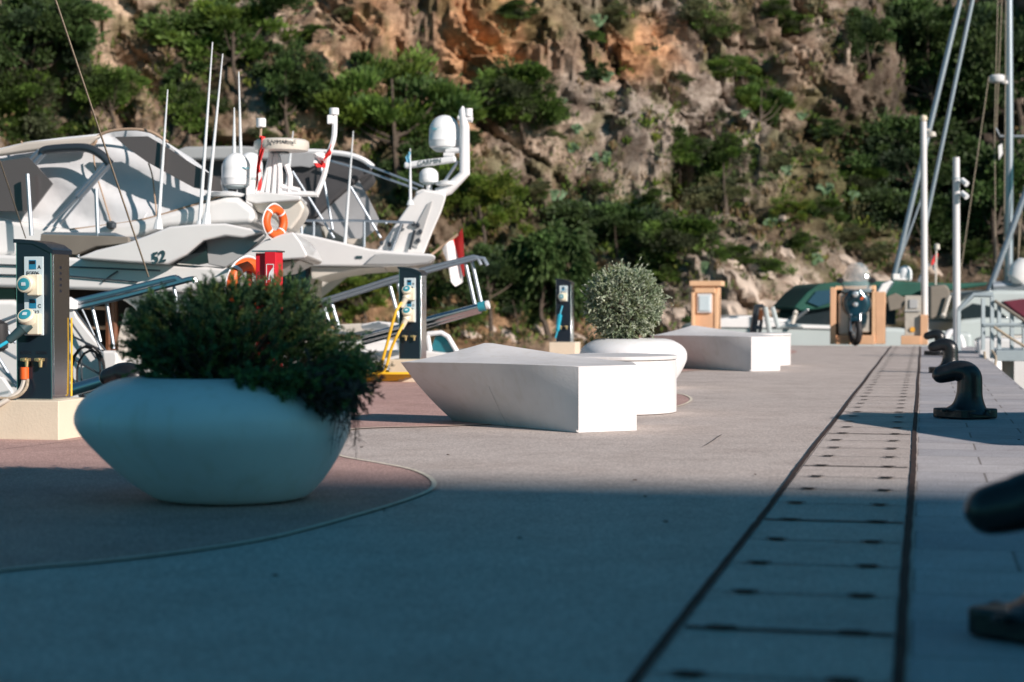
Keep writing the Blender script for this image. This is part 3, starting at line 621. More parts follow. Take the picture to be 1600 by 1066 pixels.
for px, py in [(205, 545), (212, 552), (222, 480), (230, 505), (300, 452), (318, 438), (352, 440), (440, 436), (455, 440), (478, 446), (492, 470), (515, 510), (540, 520), (560, 535), (578, 560), (588, 575), (586, 600), (400, 452), (380, 462), (260, 470)]:
    for _ in range(5):
        b = W(px, py)+r.normal(size=3)*.018; b[1] += r.normal()*.08; d = b-root; d = d/np.linalg.norm(d)+np.array([0, 0, .25]); B_.append(b-d*.07); D_.append(d+r.normal(size=3)*.15); L_.append(.09)
greens = [np.array((0.11, 0.20, 0.085)), np.array((0.16, 0.26, 0.085)), np.array((0.065, 0.125, 0.065)), np.array((0.19, 0.24, 0.07))]
def jc(b):
    c = greens[rng.choice([0, 0, 1, 2, 2, 3])]*rng.uniform(.7, 1.25)
    if b[0] > W(490, 500)[0] and b[2] < W(0, 575)[2] and rng.random() < .7: c = np.array((0.13, 0.10, 0.085))*rng.uniform(.6, 1.2)
    elif rng.random() < .012: c = np.array((0.11, 0.06, 0.035))
    return c
cen, dd, ss, cc = sprigs(r, B_, D_, L_, 36, .022, .0058, jc)
t = thing('juniper_shrub', 'dark green spreading juniper spilling over the near shaded planter', 'shrub', PC+Vector((0, 0, .45)))
me = leafmesh('foliage', cen-np.array(t.location), dd, ss, cc, 4, 4.2); o = bpy.data.objects.new('foliage', me); C.objects.link(o); o.parent = t
mb = MB()
for i in range(0, len(tips), 4):
    p_ = Vector(tips[i]); s0 = Vector(root)+Vector((rng.uniform(-.1, .1), rng.uniform(-.1, .1), 0)); md = s0.lerp(p_, .5)+Vector((rng.uniform(-.04, .04), rng.uniform(-.04, .04), rng.uniform(-.05, .01)))
    mb.tube(smooth([s0, md, p_], 3), [.006, .0055, .005, .0042, .0035, .0028, .002], 4, cap=False)
obj('branch', mb, M_['bark'], t, world=True)
mb = MB()
for i in range(90):       # dead trailing twigs over the rim
    x0 = rng.uniform(490, 562); p0 = P(x0, rng.uniform(590, 640), 7.05+rng.uniform(-.1, .15)); y1 = rng.uniform(640, 712) if x0 > 530 else rng.uniform(615, 650)
    p1 = P(x0+rng.uniform(-12, 14)-(y1-640)*.1, y1, 7.1+rng.uniform(-.1, .1)); md = p0.lerp(p1, .5)+Vector((rng.uniform(-.015, .02), rng.uniform(-.02, .02), .0))
    mb.tube(smooth([p0, md, p1], 3), [.0028, .0025, .002, .002, .0016, .0012, .0008], 4, cap=False)
    for _ in range(3):
        q0 = md.lerp(p1, rng.random()); mb.tube([q0, q0+Vector((rng.uniform(-.03, .03), rng.uniform(-.02, .02), rng.uniform(-.03, .0)))], [.0014, .0006], 3, cap=False)
obj('dead_twigs', mb, mat('dead_twig', (0.10, 0.075, 0.07), .9, var=.4, vs=30), t, world=True, label='grey-brown dead twigs trailing over the rim')
# ball shrub in the second planter
r = np.random.default_rng(77); k = 2600; q = sph(r, k); c0 = np.array(P(975, 474, 17.3)); rr = .405
lump = np.array([1+.10*noise.noise(Vector(a*2.2))+.07*noise.noise(Vector(a*6)) for a in q])
B_ = c0+q*(rr*lump*(.70+.30*r.random(k)**.5))[:, None]*np.array([1, 1, .94])-q*.06; D_ = q+np.array([0, 0, .4])+r.normal(size=(k, 3))*.9; L_ = .04+.05*r.random(k)
gg = [np.array((0.26, 0.30, 0.22)), np.array((0.20, 0.25, 0.16)), np.array((0.33, 0.36, 0.28)), np.array((0.15, 0.18, 0.10))]
cen, dd, ss, cc = sprigs(r, B_, D_, L_, 22, .012, .014, lambda b: gg[rng.randrange(4)]*rng.uniform(1.2, 1.8), .9)
t = thing('ball_shrub', 'grey-green shrub clipped to a ball in the second planter', 'shrub', PC2+Vector((0, 0, .42)))
me = leafmesh('foliage', cen-np.array(t.location), dd, ss, cc, 4, 1.35); o = bpy.data.objects.new('foliage', me); C.objects.link(o); o.parent = t
mb = MB(); s0 = PC2+Vector((0, 0, .42))
for i in range(170): mb.tube([s0, s0.lerp(Vector(B_[i]), .55)+Vector((0, 0, .02)), Vector(B_[i])], [.007, .005, .002], 4, cap=False)
obj('branch', mb, M_['bark'], t, world=True)

# boat-shaped benches
def bench(off, label):
    t = thing('boat_bench', label, 'bench', Vector((.2, 11.6, 0))+off, 0, 'boat-shaped white benches')
    B0 = P(626, 566, 11.82); C0 = P(904, 572, 11.08); R0 = P(995, 570, 11.28); Ht = .42
    for p in (B0, C0, R0): p.z = Ht
    Fk = Vector((-.17, 12.22, .545)); Re = Vector((.80, 11.86, Ht))
    # top surface: near edge B->C, far edge B->Fk->Re ; end edge C->R->Re
    n = 28; near = [B0.lerp(C0, i/n) for i in range(n+1)]
    for i, p in enumerate(near): p.z += .006*math.sin(math.pi*i/n)
    far = []
    for i in range(n+1):
        s = i/n; x = B0.x+(Re.x-B0.x)*s; sp = (Fk.x-B0.x)/(Re.x-B0.x)
        yb = B0.y+(12.20-B0.y)*min(1, s/sp)**.8 if s < sp else 12.20+(Re.y-12.20)*((s-sp)/(1-sp))
        z = Ht+(.125*(s/sp)**1.35 if s < sp else .125*(1-(s-sp)/(1-sp))**1.25)
        far.append(Vector((x, yb, z)))
    m_ = 8; vs = []; fs = []
    for i in range(n+1):
        for j in range(m_+1):
            u_ = j/m_; p = near[i].lerp(far[i], u_); p.z = near[i].z+(far[i].z-near[i].z)*(u_**1.7); vs.append(p)
    idx = lambda i, j: i*(m_+1)+j
    for i in range(n):
        for j in range(m_): fs.append((idx(i, j), idx(i+1, j), idx(i+1, j+1), idx(i, j+1)))
    mb = MB(); mb.add(vs, fs)
    # front side, ruled down to a receding keel line
    Bb = G(708, 659); Cb = Vector((C0.x, C0.y, .006)); vs = []; k = 12
    for i in range(n+1):
        bt = Bb.lerp(Cb, i/n); bt.z = .006
        for j in range(k+1):
            s = j/k; p = near[i].lerp(bt, s); wv = (1-i/n)
            p += Vector((-.014, -.004, -.008))*math.sin(math.pi*s)*wv; vs.append(p)
    idx2 = lambda i, j: i*(k+1)+j
    mb.add(vs, [(idx2(i, j), idx2(i, j+1), idx2(i+1, j+1), idx2(i+1, j)) for i in range(n) for j in range(k)])
    # end face C-R, then R-Re, then far side
    def wall(top, bot): 
        nn = len(top); mb.add(top+bot, [(i, i+nn, i+1+nn, i+1) for i in range(nn-1)])
    Rb = Vector((R0.x, R0.y, .006)); Reb = Vector((Re.x, Re.y, .006))
    endt = [C0.copy()]
    # triangular top piece between C, R0, Re
    mb.add([near[n].copy(), R0.copy(), Re.copy()]+[vs_ for vs_ in [near[n].lerp(far[n], j/m_) for j in range(1, m_)]][::-1], [tuple(range(3+m_-1))])
    wall([C0.copy(), R0.copy()], [Cb.copy(), Rb.copy()]); wall([R0.copy(), Re.copy()], [Rb.copy(), Reb.copy()])
    fb = [Vector((Bb.x+(Re.x-Bb.x)*i/n, Bb.y+.02+(far[i].y-Bb.y)*min(1, i/8), .006)) for i in range(n+1)]
    wall(far[::-1], fb[::-1])
    for i in range(len(mb.v)): mb.v[i] = mb.v[i]+off
    o = obj('seat', mb, M_['bench'], t, world=True)
    bm = bmesh.new(); bm.from_mesh(o.data); bmesh.ops.remove_doubles(bm, verts=bm.verts, dist=.0012); bmesh.ops.recalc_face_normals(bm, faces=bm.faces)
    for e in bm.edges: e.smooth = not (len(e.link_faces) == 2 and e.calc_face_angle(0) > R(28))
    bm.to_mesh(o.data); bm.free(); bv_ = o.modifiers.new('bevel', 'BEVEL'); bv_.width = .005; bv_.segments = 3; bv_.limit_method = 'ANGLE'; bv_.angle_limit = R(35); bv_.harden_normals = True
    # crack / mould seam on the side
    mb = MB(); pts = []
    for j in range(9):
        s = j/8; i = 13; tp = near[13].lerp(Bb.lerp(Cb, 13/n), .35+.64*s); pts.append(tp+Vector((-.014, -.004, -.008))*math.sin(math.pi*(.35+.64*s))*(1-13/n)+Vector((-.003, -.0015, 0))+off)
    mb.tube(pts, .0012, 4); obj('seam', mb, M_['gelg'], t, world=True)
    return t
bench(Vector((0, 0, 0)), 'near white boat-shaped bench with pointed bow and raised ridge')
bench(OFF, 'far white boat-shaped bench, further down the quay behind the ball shrub')
def block(off, label):
    t = thing('rounded_bench', label, 'bench', Vector((.85, 13.2, 0))+off, 0, 'round-ended white bench blocks')
    c = Vector((.70, 13.3, 0)); pl = [c+Vector((math.cos(R(a)), math.sin(R(a)), 0))*.52 for a in range(-82, 83, 4)]
    pl = pl+[Vector((.60, 13.82, 0)), Vector((.35, 13.3, 0)), Vector((.50, 12.86, 0))]
    mb = MB(); mb.prism([p+off+Vector((0, 0, .008)) for p in pl], (0, 0, .385)); obj('base', mb, M_['bench'], t, world=True, bevel=.006)
    ctr = Vector((.75, 13.3, 0)); mb = MB(); mb.prism([ctr+(p-ctr)*1.018+off+Vector((0, 0, .397)) for p in pl], (0, 0, .030)); obj('seat', mb, M_['bench'], t, world=True, bevel=.008)
    return t
block(Vector((0, 0, 0)), 'round-ended white bench block tucked behind the near boat-shaped bench')
block(OFF, 'round-ended white bench block tucked behind the far boat-shaped bench')

# power pedestals (local x = V, y = U)
def pedestal(loc, label, writ, plug, hoses, mats=None):
    t = thing('power_pedestal', label, 'power pedestal', loc, RZ, 'power and water pedestals along the quay')
    X, Y = Vector((1, 0, 0)), Vector((0, 0, 1))
    mb = MB(); mb.box((0, 0, .12), (.40, .40, .235)); obj('plinth', mb, M_['cream'], t, bevel=.008)
    w_ = .115
    mb = MB(); pr = [(-w_, .238), (w_, .238), (w_, 1.115), (w_*.6, 1.15), (0, 1.17), (-w_*.6, 1.178), (-w_, 1.18)]
    mb.prism([Vector((x, -w_, z)) for x, z in pr], (0, 2*w_, 0)); obj('body', mb, M_['chrome'], t, bevel=.004)
    mb = MB(); mb.prism([Vector((x*.93, -w_-.0035, z*.997 if z > .3 else z+.006)) for x, z in pr], (0, .003, 0)); obj('front_panel', mb, M_['smoke'], t, sm=False)
    mb = MB(); mb.prism([Vector((x*1.1, -w_*1.08, z+.008)) for x, z in pr[2:]]+[Vector((-w_*1.1, -w_*1.08, 1.165)), Vector((0, -w_*1.08, 1.158)), Vector((w_*1.1, -w_*1.08, 1.098))], (0, 2.16*w_, 0)); obj('cap', mb, M_['smoke'], t)
    # reflective side door with lamps row
    mb = MB(); mb.box((w_+.002, 0, .68), (.003, .19, .84)); obj('side_door', mb, M_['chrome'], t, bevel=.002)
    mb = MB()
    for i in range(5): mb.box((w_+.005, -.01, 1.02-i*.035), (.003, .02, .016))
    obj('indicator', mb, M_['ink'], t)
    for zc, lt, nm, pl in writ:
        mb = MB(); mb.box((.005, -w_-.007, zc), (.125, .010, .235)); obj('socket_plate', mb, M_['label'], t, bevel=.004)
        mb = MB(); mb.box((.0, -w_-.0125, zc+.070), (.045, .003, .055)); obj('display', mb, M_['blueink'], t)
        mb = MB(); mb.box((.0, -w_-.015, zc+.083), (.036, .003, .018)); obj('screen', mb, M_['ink'], t)
        text(lt, .03, (.042, -w_-.0125, zc+.055), X, Y, M_['ink'], t, bold=.0008, world=False)
        text(nm, .030, (.0, -w_-.0125, zc+.018), X, Y, M_['ink'], t, bold=.0008, world=False)
        mb = MB(); mb.box((.022, -w_-.035, zc-.05), (.075, .05, .125)); s_ = obj('socket', mb, M_['lcream'], t, bevel=.008)
        ang = R(12) if not pl else R(-38)
        mm = Matrix.Rotation(R(90)+ang, 3, 'X') if pl else Matrix.Rotation(R(90), 3, 'X')
        cc_ = Vector((-.010, -w_-.07, zc-.045)) if not pl else Vector((-.005, -w_-.075, zc-.012))
        mb = MB(); mb.lathe([(.048, 0-.03), (.052, 0), (.052, .022), (.045, .03)], cc_, 24, mm); obj('lid_ring', mb, M_['lcream'], s_)
        mb = MB(); mb.lathe([(.036, .030), (.036, .034), (.030, .036)], cc_, 24, mm); obj('lid', mb, M_['teal'], s_)
        mb = MB(); mb.box(cc_+mm@Vector((0, 0, .038)), (.026, .020, .003), m=mm); obj('sticker', mb, M_['label'], s_)
        if pl:
            d = Vector((-.62, -.42, -.66)).normalized() if plug == 'teal' else Vector((-.35, -.35, -.87)).normalized()
            p0 = Vector((0.0, -w_-.06, zc-.045)); mb = MB(); mb.tube([p0, p0+d*.05, p0+d*.06, p0+d*.15, p0+d*.16], [.036, .038, .030, .024, .018], 16)
            obj('plug', mb, M_['dteal'] if plug == 'teal' else M_['lcream'], s_)
    for xx in (-.045, .045):
        mb = MB(); mb.box((xx, -w_-.02, .475), (.055, .03, .018)); mb.tube([(xx+.012, -w_-.025, .475), (xx+.012, -w_-.03, .43)], [.014, .010], 10); mb.tube([(xx, -w_-.005, .475), (xx, -w_-.045, .475)], .012, 10); obj('tap', mb, M_['brass'], t, bevel=.002)
    for i, s in enumerate(('EGE12', 'EGE06')): text(s, .026, (-.05+.1*i, -w_-.005, .515), X, Y, M_['ink'], t, world=False)
    return t
c1 = G(92, 690); PED1 = c1-V*.20+U*.20
p1 = pedestal(PED1, 'tall glossy power pedestal nearest the camera, beside the juniper planter', [(.965, 'A', 'EGE06', False), (.735, 'C', 'EGE12', True)], 'teal', None)
mb = MB(); mb.tube([PED1+V*-.05-U*.14+Vector((0, 0, z)) for z in (.43, .36)], .026, 14); obj('hose_coupling', mb, M_['orange'], p1, world=True)
c2 = G(666, 598.5); PED2 = c2-V*.20+U*.20
pedestal(PED2, 'dark glossy power pedestal with two yellow cables, behind the near bench', [(.955, 'B', 'EGE08', True), (.735, 'D', 'EGE10', True)], 'cream', None)
c3 = G(899, 560); PED3 = c3-V*.20+U*.20
pedestal(PED3, 'slim grey power pedestal left of the grey-green ball shrub', [(.965, 'A', 'EGE14', False)], 'teal', None)
def cable(name, label, pts, r_, m_, cat='cable', per=6, sm_=8):
    mb = MB(); mb.tube(smooth(pts, per), r_, sm_); return tag(obj(name, mb, m_), label, cat)
L1 = lambda x, y, z: PED1+V*x+U*y+Vector((0, 0, z))
L2 = lambda x, y, z: PED2+V*x+U*y+Vector((0, 0, z))
L3 = lambda x, y, z: PED3+V*x+U*y+Vector((0, 0, z))
cable('power_cable', 'teal cable plugged into the lower socket of the nearest pedestal', [L1(-.09, -.24, .59), L1(-.20, -.34, .51), L1(-.42, -.5, .40), L1(-.8, -.7, .22), L1(-1.3, -.8, .02)], .010, M_['tealb'])
cable('water_hose', 'off-white hose from the tap of the nearest pedestal', [L1(-.05, -.14, .36), L1(-.07, -.16, .29), L1(-.16, -.22, .22), L1(-.30, -.26, .15), L1(-.55, -.3, .05), L1(-1.0, -.3, .02)], .016, M_['whitecable'])
cable('water_hose', 'thin grey hose hanging in front of the nearest pedestal base', [L1(-.03, -.14, .36), L1(-.03, -.17, .30), L1(-.10, -.2, .25), L1(-.30, -.22, .24), L1(-.6, -.1, .1)], .010, M_['rope'])
for nm, lb, x0, z0, sd in (('yellow_cable', 'yellow cable from the upper socket of the second pedestal', -.10, .82, -.18), ('yellow_cable', 'yellow cable from the lower socket of the second pedestal', -.08, .60, -.12)):
    cable(nm, lb, [L2(x0+.05, -.24, z0), L2(x0+.0, -.30, z0-.12), L2(sd-.02, -.3, .35), L2(sd-.10, -.3, .12), L2(sd-.25, -.33, .02), L2(sd-.8, -.3, .02)], .015, M_['yellow'])
mb = MB()
for i in range(5):
    a0 = rng.uniform(0, 6); rr_ = .22+.04*i; mb.tube([L2(-.42+math.cos(a)*rr_*1.5, -.15+math.sin(a)*rr_*.8, .03+.018*i) for a in [a0+j*.25 for j in range(25)]], .014, 6)
mb.tube(smooth([L2(-.6, -.3, .03), L2(-.9, -.2, .03), L2(-1.4, -.1, .03), L2(-2.0, 0, .02)]), .014, 6)
tag(obj('coiled_hose', mb, M_['yellow']), 'loose yellow hose coil on the deck at the foot of the second pedestal', 'hose')
cable('power_cable', 'turquoise plug and cable hanging on the third pedestal', [L3(-.01, -.14, .78), L3(-.03, -.2, .66), L3(-.05, -.2, .55), L3(-.07, -.2, .42), L3(-.1, -.22, .30)], [.010]*7+[.034]*6+[.030]*6+[.012]*6, M_['tealb'])
cable('yellow_cable', 'yellow cable running up behind the nearest pedestal', [L1(.13, .10, 0.25), L1(.128, .11, .5), L1(.128, .11, .72)], .006, M_['yellow'])

# cast iron mooring bollards; local x = V
def bollard_mesh():
    t = thing('mooring_bollard', '', 'bollard', (0, 0, 0), RZ, 'black iron mooring bollards along the quay edge')
    mb = MB()
    n = 40; prof = []
    for i in range(n):
        a = 2*math.pi*i/n; rad = .165+.055*abs(math.cos(2*a))**3; prof.append(Vector((math.cos(a)*rad*1.0, math.sin(a)*rad*.75, .005)))
    mb.prism(prof, (0, 0, .068)); base = obj('base_plate', mb, M_['bollard'], t, bevel=.012, seg=3)
    for sx_ in (-1, 1):
        for sy_ in (-1, 1): mb = MB(); mb.lathe([(.020, .05), (.020, .064), (.012, .070)], (sx_*.15, sy_*.10, 0), 6); obj('bolt', mb, M_['bollard'], base)
    mb = MB(); pts = smooth([(.02, 0, .045), (.025, 0, .09), (.028, 0, .16), (.03, 0, .24), (.025, 0, .295), (-.01, 0, .325), (-.07, 0, .332), (-.11, 0, .320), (-.155, 0, .308), (-.190, 0, .298), (-.214, 0, .291), (-.226, 0, .287)], 4)
    rs = [.165, .118, .092, .087, .086, .080, .071, .066, .062, .054, .034, .006]; rr = [Vector((q, 0, 0)) for q in rs]; rr = [max(.004, v.x) for v in smooth(rr, 4)]
    mb.tube(pts, rr, 20); obj('horn', mb, M_['bollard'], t)
    return t
b0 = bollard_mesh()
bv = lambda u_: Q(u_, .30)
spots = [(G(1660, 1003), 'black bollard cut off by the right edge of the frame, closest to the camera'), (G(1508, 655), 'black bollard with hooked head in full view, second from the camera'), (G(1481, 584), 'black bollard whose head shows just behind the second one'), (Q(28.8, .235), 'smallest and farthest black bollard, beside the peach post'), (P(205, 662, 12.1)*1.0, 'black bollard half hidden behind the juniper planter on the left')]
for i, (p, lb) in enumerate(spots):
    p = Vector((p.x, p.y, .004))
    if i == 0: b0.location = p; b0['label'] = lb
    else: dup(b0, p, None, lb)

# red fire point post with white symbol, lifebuoy beside it
RP = P(420, 620, 14.6); RP.z = 0
t = thing('fire_hose_cabinet', 'red steel fire point post rising behind the juniper', 'fire cabinet', RP, RZ)
mb = MB(); mb.box((-.045, 0, .61), (.085, .12, 1.215)); obj('side_box', mb, M_['red'], t, bevel=.004)
mb = MB(); mb.box((.05, -.01, .615), (.095, .17, 1.225)); obj('cabinet', mb, M_['red'], t, bevel=.005)
mb = MB(); mb.box((0, 0, 1.232), (.215, .19, .012)); obj('cap', mb, M_['steel'], t)
mb = MB()
for c_, d_ in (((.05, -.0975, 1.125), (.062, .003, .006)), ((.020, -.0975, 1.05), (.005, .003, .15)), ((.080, -.0975, 1.05), (.005, .003, .15))): mb.box(c_, d_)
mb.prism([Vector((.03, -.0975, 1.0)), Vector((.045, -.0975, 1.06)), Vector((.075, -.0975, 1.10)), Vector((.075, -.0975, .98)), Vector((.060, -.0975, .98)), Vector((.058, -.0975, 1.05)), Vector((.045, -.0975, 1.0))], (0, -.002, 0))
obj('symbol', mb, M_['white'], t, sm=False)
def ring(name, label, c, rad, tk, rot, parent=None, sx=1):
    mb = MB(); mb.torus(c, rad, tk, rot, 40, 12, sx)
    t_ = thing(name, label, 'lifebuoy', c) if parent is None else parent
    o = obj('ring' if parent is None else 'lifebuoy', mb, M_['orange'], t_, world=True)
    mb = MB()
    for k in range(4):
        a = math.pi/4+k*math.pi/2; pts = [Vector(c)+rot@Vector((math.cos(a+j)*rad*sx, math.sin(a+j)*rad, 0)) for j in (-.07, 0, .07)]
        mb.tube(pts, tk*1.06, 12)
    obj('band', mb, M_['white'], o, world=True)
    mb = MB(); mb.tube(smooth([Vector(c)+rot@Vector((math.cos(a)*(rad+tk*(1.05 if i % 2 else 1.25))*sx, math.sin(a)*(rad+tk*(1.05 if i % 2 else 1.25)), 0)) for i, a in enumerate([j*math.pi/4 for j in range(8)])], 4, True), .008, 5, closed=True)
    obj('grab_rope', mb, M_['white'], o, world=True)
    return t_
rot = Matrix.Rotation(R(52), 3, 'Z')@Matrix.Rotation(R(90), 3, 'X')
ring('lifebuoy', 'orange lifebuoy hanging beside the red fire post, behind the juniper', P(388, 449, 14.9), .19, .055, rot)
mb = MB(); q_ = P(388, 449, 14.98); mb.tube([Vector((q_.x, q_.y+.06, 0)), Vector((q_.x, q_.y+.06, 1.15))], .025, 8); tag(obj('lifebuoy_post', mb, M_['red']), 'thin red post carrying the lifebuoy', 'post')
# ================================================================== BOATS ON THE LEFT
DU = Vector((-.05, 1, 0))
def S(name, px, u0, du, m_, parent, bevel=.03, seg=3, label=None, holes=None):
    mb = MB(); mb.prism([PU(x, y, u0) for x, y in px], DU*du); return obj(name, mb, M_[m_] if isinstance(m_, str) else m_, parent, world=True, bevel=bevel, seg=seg, label=label)
def TB(name, px, u0, r_, m_, parent, n=8, per=0, cap=True, label=None):
    pts = [PU(p[0], p[1], u0+(p[2] if len(p) > 2 else 0)) for p in px]
    if per: pts = smooth(pts, per)
    mb = MB(); mb.tube(pts, r_ if isinstance(r_, (int, float)) else r_, n, cap); return obj(name, mb, M_[m_], parent, world=True, label=label)
def TBS(name, lists, u0, r_, m_, parent, n=7, per=0):
    for px in lists:
        mb = MB(); pts = [PU(p[0], p[1], u0+(p[2] if len(p) > 2 else 0)) for p in px]; mb.tube(smooth(pts, per) if per else pts, r_, n)
        obj(name, mb, M_[m_], parent, world=True)
def whip(px0, py0, px1, py1, u0, parent, r0=.018):
    a, b = PU(px0, py0, u0), PU(px1, py1, u0); mb = MB(); mb.tube([a+Vector((0, 0, -.02)), a.lerp(b, .06)], [.05, .028], 8); mb.tube([a.lerp(b, .05), a.lerp(b, .5), b], [r0, r0*.75, r0*.3], 7)
    return obj('whip_antenna', mb, M_['whip'], parent, world=True)
def dome(cx, top, bot, rad, u0, parent, name='satellite_dome', base=True, txt=None, foot=None):
    """radome: hemisphere over a short cylinder"""
    c = PU(cx, (top+bot)/2, u0); k = c.dot(U)/F*1.03; Rr = rad*k; zt = PU(cx, top, u0).z; zb = PU(cx, bot, u0).z; hh = zt-zb
    pr = [(Rr*.80, 0), (Rr*.94, hh*.04), (Rr, hh*.14), (Rr, hh*.22), (Rr*1.015, hh*.23), (Rr*1.015, hh*.245), (Rr, hh*.255), (Rr*.995, hh*.5)]+[(Rr*.995*math.cos(a), hh*.5+hh*.5*math.sin(a)) for a in [R(8*i) for i in range(1, 11)]]+[(.004, hh)]
    mb = MB(); mb.lathe(pr, Vector((c.x, c.y, zb)), 36); o = obj(name, mb, M_['dome'], parent, world=True)
    if base:
        mb = MB(); mb.lathe([(Rr*.55, -.10*hh), (Rr*.80, -.02*hh), (Rr*.8, .0)], Vector((c.x, c.y, zb)), 24); obj('dome_base', mb, M_['domeg'], o, world=True)
    if txt:
        n_ = (Vector((0, 0, 0))-Vector((c.x, c.y, 0))).normalized(); X_ = Vector((-n_.y, n_.x, 0)); off = txt[2]*Rr
        q = Vector((c.x, c.y, zb+hh*txt[1]))+n_*math.sqrt(max(Rr*Rr-off*off, .01))*1.012+X_*off
        text(txt[0], txt[3]*Rr, q, X_, (0, 0, 1), M_['teal'], o, ext=.003, bold=.0008)
    return o
def flag(pts, u0, cols, parent=None, name='flag', wav=.05):
    """pts: 4 px corners (hoist top, hoist bottom, fly bottom, fly top); colour bands along hoist-fly"""
    a, b, c, d = [PU(x, y, u0) for x, y in pts]; n = 24
    f = thing(name, *parent) if isinstance(parent, tuple) else None
    bands = []
    for bi, (cn, s0, s1) in enumerate(cols):
        mb = MB(); vs = []
        for i in range(n+1):
            for j in range(9):
                s = i/n; t_ = s0+(s1-s0)*j/8; p = a.lerp(d, t_).lerp(b.lerp(c, t_), s); p = p+U*(wav*math.sin(t_*9+s*5)*(.3+t_))+V*(.3*wav*math.sin(s*9)); vs.append(p)
        fs = [(i*9+j, i*9+j+1, (i+1)*9+j+1, (i+1)*9+j) for i in range(n) for j in range(8)]
        mb.add(vs, fs); mb.add([v+U*.004 for v in vs], [q[::-1] for q in fs]); bands.append((cn, mb))
    return bands
def put_flag(pts, u0, cols, parent, wav=.05, world=True):
    root_ = None
    for i, (cn, mb) in enumerate(flag(pts, u0, cols, None, wav=wav)):
        if root_ is None: root_ = obj('flag', mb, M_[cn], parent, world=True)
        else: obj('flag_band', mb, M_[cn], root_, world=True)
    return root_

# ---------------------------- yacht A : white canvas enclosure on the flybridge
uA = 16.6
yA = thing('motor_yacht', 'nearest white motor yacht with white canvas-enclosed flybridge, numbered 52 on its wing', 'yacht', Q(uA+2, -9, -1.1), RZ, 'motor yachts moored stern-to')
ZZ = -1.3
def waterline(px, u0): # pixel y of the water for a given u plane
    p = PU(px, 600, u0); return 533
S('hull', [(-900, 560), (-60, 556), (60, 560), (200, 560), (330, 566), (410, 590), (418, 640), (400, 800), (-900, 800)], uA+.1, 4.0, 'gel', yA, .12)
S('saloon', [(-300, 452), (-60, 452), (200, 452), (330, 456), (330, 567), (-60, 560), (-300, 560)], uA+.9, 2.6, 'shadowin', yA, .02)  # solid slab, its dark colour stands in for interior shade
S('side_panel', [(-200, 470), (20, 468), (96, 500), (130, 545), (150, 575), (150, 600), (-200, 600)], uA+.02, .3, 'gel', yA, .06)
S('side_window', [(-200, 448), (24, 450), (24, 470), (-200, 470)], uA+.1, .9, 'glass', yA, .01)
S('bulwark', [(110, 470), (120, 495), (165, 553), (180, 570), (192, 600), (110, 640), (100, 640), (100, 480)], uA+.0, .12, 'gel', yA, .02)
S('stair_panel', [(196, 480), (226, 497), (268, 520), (330, 540), (330, 600), (176, 600), (178, 545)], uA+.35, .12, 'gelc', yA, .02)
S('aft_fin', [(175, 458), (300, 456), (330, 470), (330, 540), (268, 520), (226, 500), (205, 478)], uA+.3, .1, 'gel', yA, .03)
TBS('pillar', [[(170, 455), (170, 552)], [(178, 455), (180, 552)]], uA+.35, .035, 'wood', yA)
TBS('shelf', [[(110, 480), (168, 482)], [(140, 512), (166, 512)]], uA+.4, .02, 'trim', yA)
S('transom_box', [(158, 548), (182, 548), (184, 560), (178, 604), (164, 604)], uA-.25, .22, 'gel', yA, .03)
# flybridge deck band with recessed rails
S('deck_band', [(-300, 392), (-60, 396), (110, 402), (262, 412), (345, 418), (388, 419), (399, 428), (378, 437), (330, 442), (295, 457), (200, 455), (-60, 447), (-300, 445)], uA-.05, 3.6, 'gel', yA, .04)
TBS('rub_rail', [[(-60, 412), (110, 417), (250, 423)], [(-60, 428), (110, 432), (215, 441)], [(160, 441), (174, 430), (184, 424)]], uA-.07, .008, 'dtube', yA)
TBS('hand_rail', [[(66, 369), (70, 366), (180, 367), (196, 373)], [(196, 373), (264, 377)], [(122, 368), (122, 402)], [(150, 295), (153, 370)], [(43, 272), (49, 368)]], uA+.15, .022, 'tube', yA)
S('recess', [(64, 366), (200, 370), (202, 380), (150, 385), (118, 398), (60, 394)], uA+.02, .5, 'taupe', yA, .01)
# coaming and 52 wing
S('coaming', [(-300, 318), (-60, 325), (30, 345), (110, 358), (225, 342), (350, 307), (372, 308), (400, 330), (395, 350), (262, 356), (205, 376), (118, 402), (-60, 400), (-300, 400)], uA+.35, 3.0, 'gel', yA, .08)
wing = S('flybridge_wing', [(118, 404), (150, 391), (200, 379), (240, 364), (265, 354), (310, 350), (352, 349), (400, 359), (414, 363), (380, 372), (352, 369), (318, 376), (292, 398), (262, 413), (200, 410)], uA-.25, .55, 'gel', yA, .035)
S('wing_window', [(272, 411), (292, 396), (322, 376), (326, 411), (310, 414)], uA-.08, .1, 'glass', yA, .004)
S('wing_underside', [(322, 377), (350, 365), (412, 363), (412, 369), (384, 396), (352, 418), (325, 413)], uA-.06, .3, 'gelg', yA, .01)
q = PU(248, 403, uA-.262); text('52', .155, q, V+Vector((0, 0, .22)), (0, 0, 1), M_['dteal'], wing, ext=.002, bold=.004)
S('aft_roof', [(354, 417), (381, 398), (414, 375), (440, 366), (458, 362), (470, 378), (481, 399), (476, 404), (430, 407), (384, 405)], uA-.2, 2.6, 'gel', yA, .05)
S('roof_lining', [(356, 418), (384, 407), (440, 409), (470, 406), (440, 422), (392, 430), (380, 420)], uA+.0, 2.2, 'gelc', yA, .02)
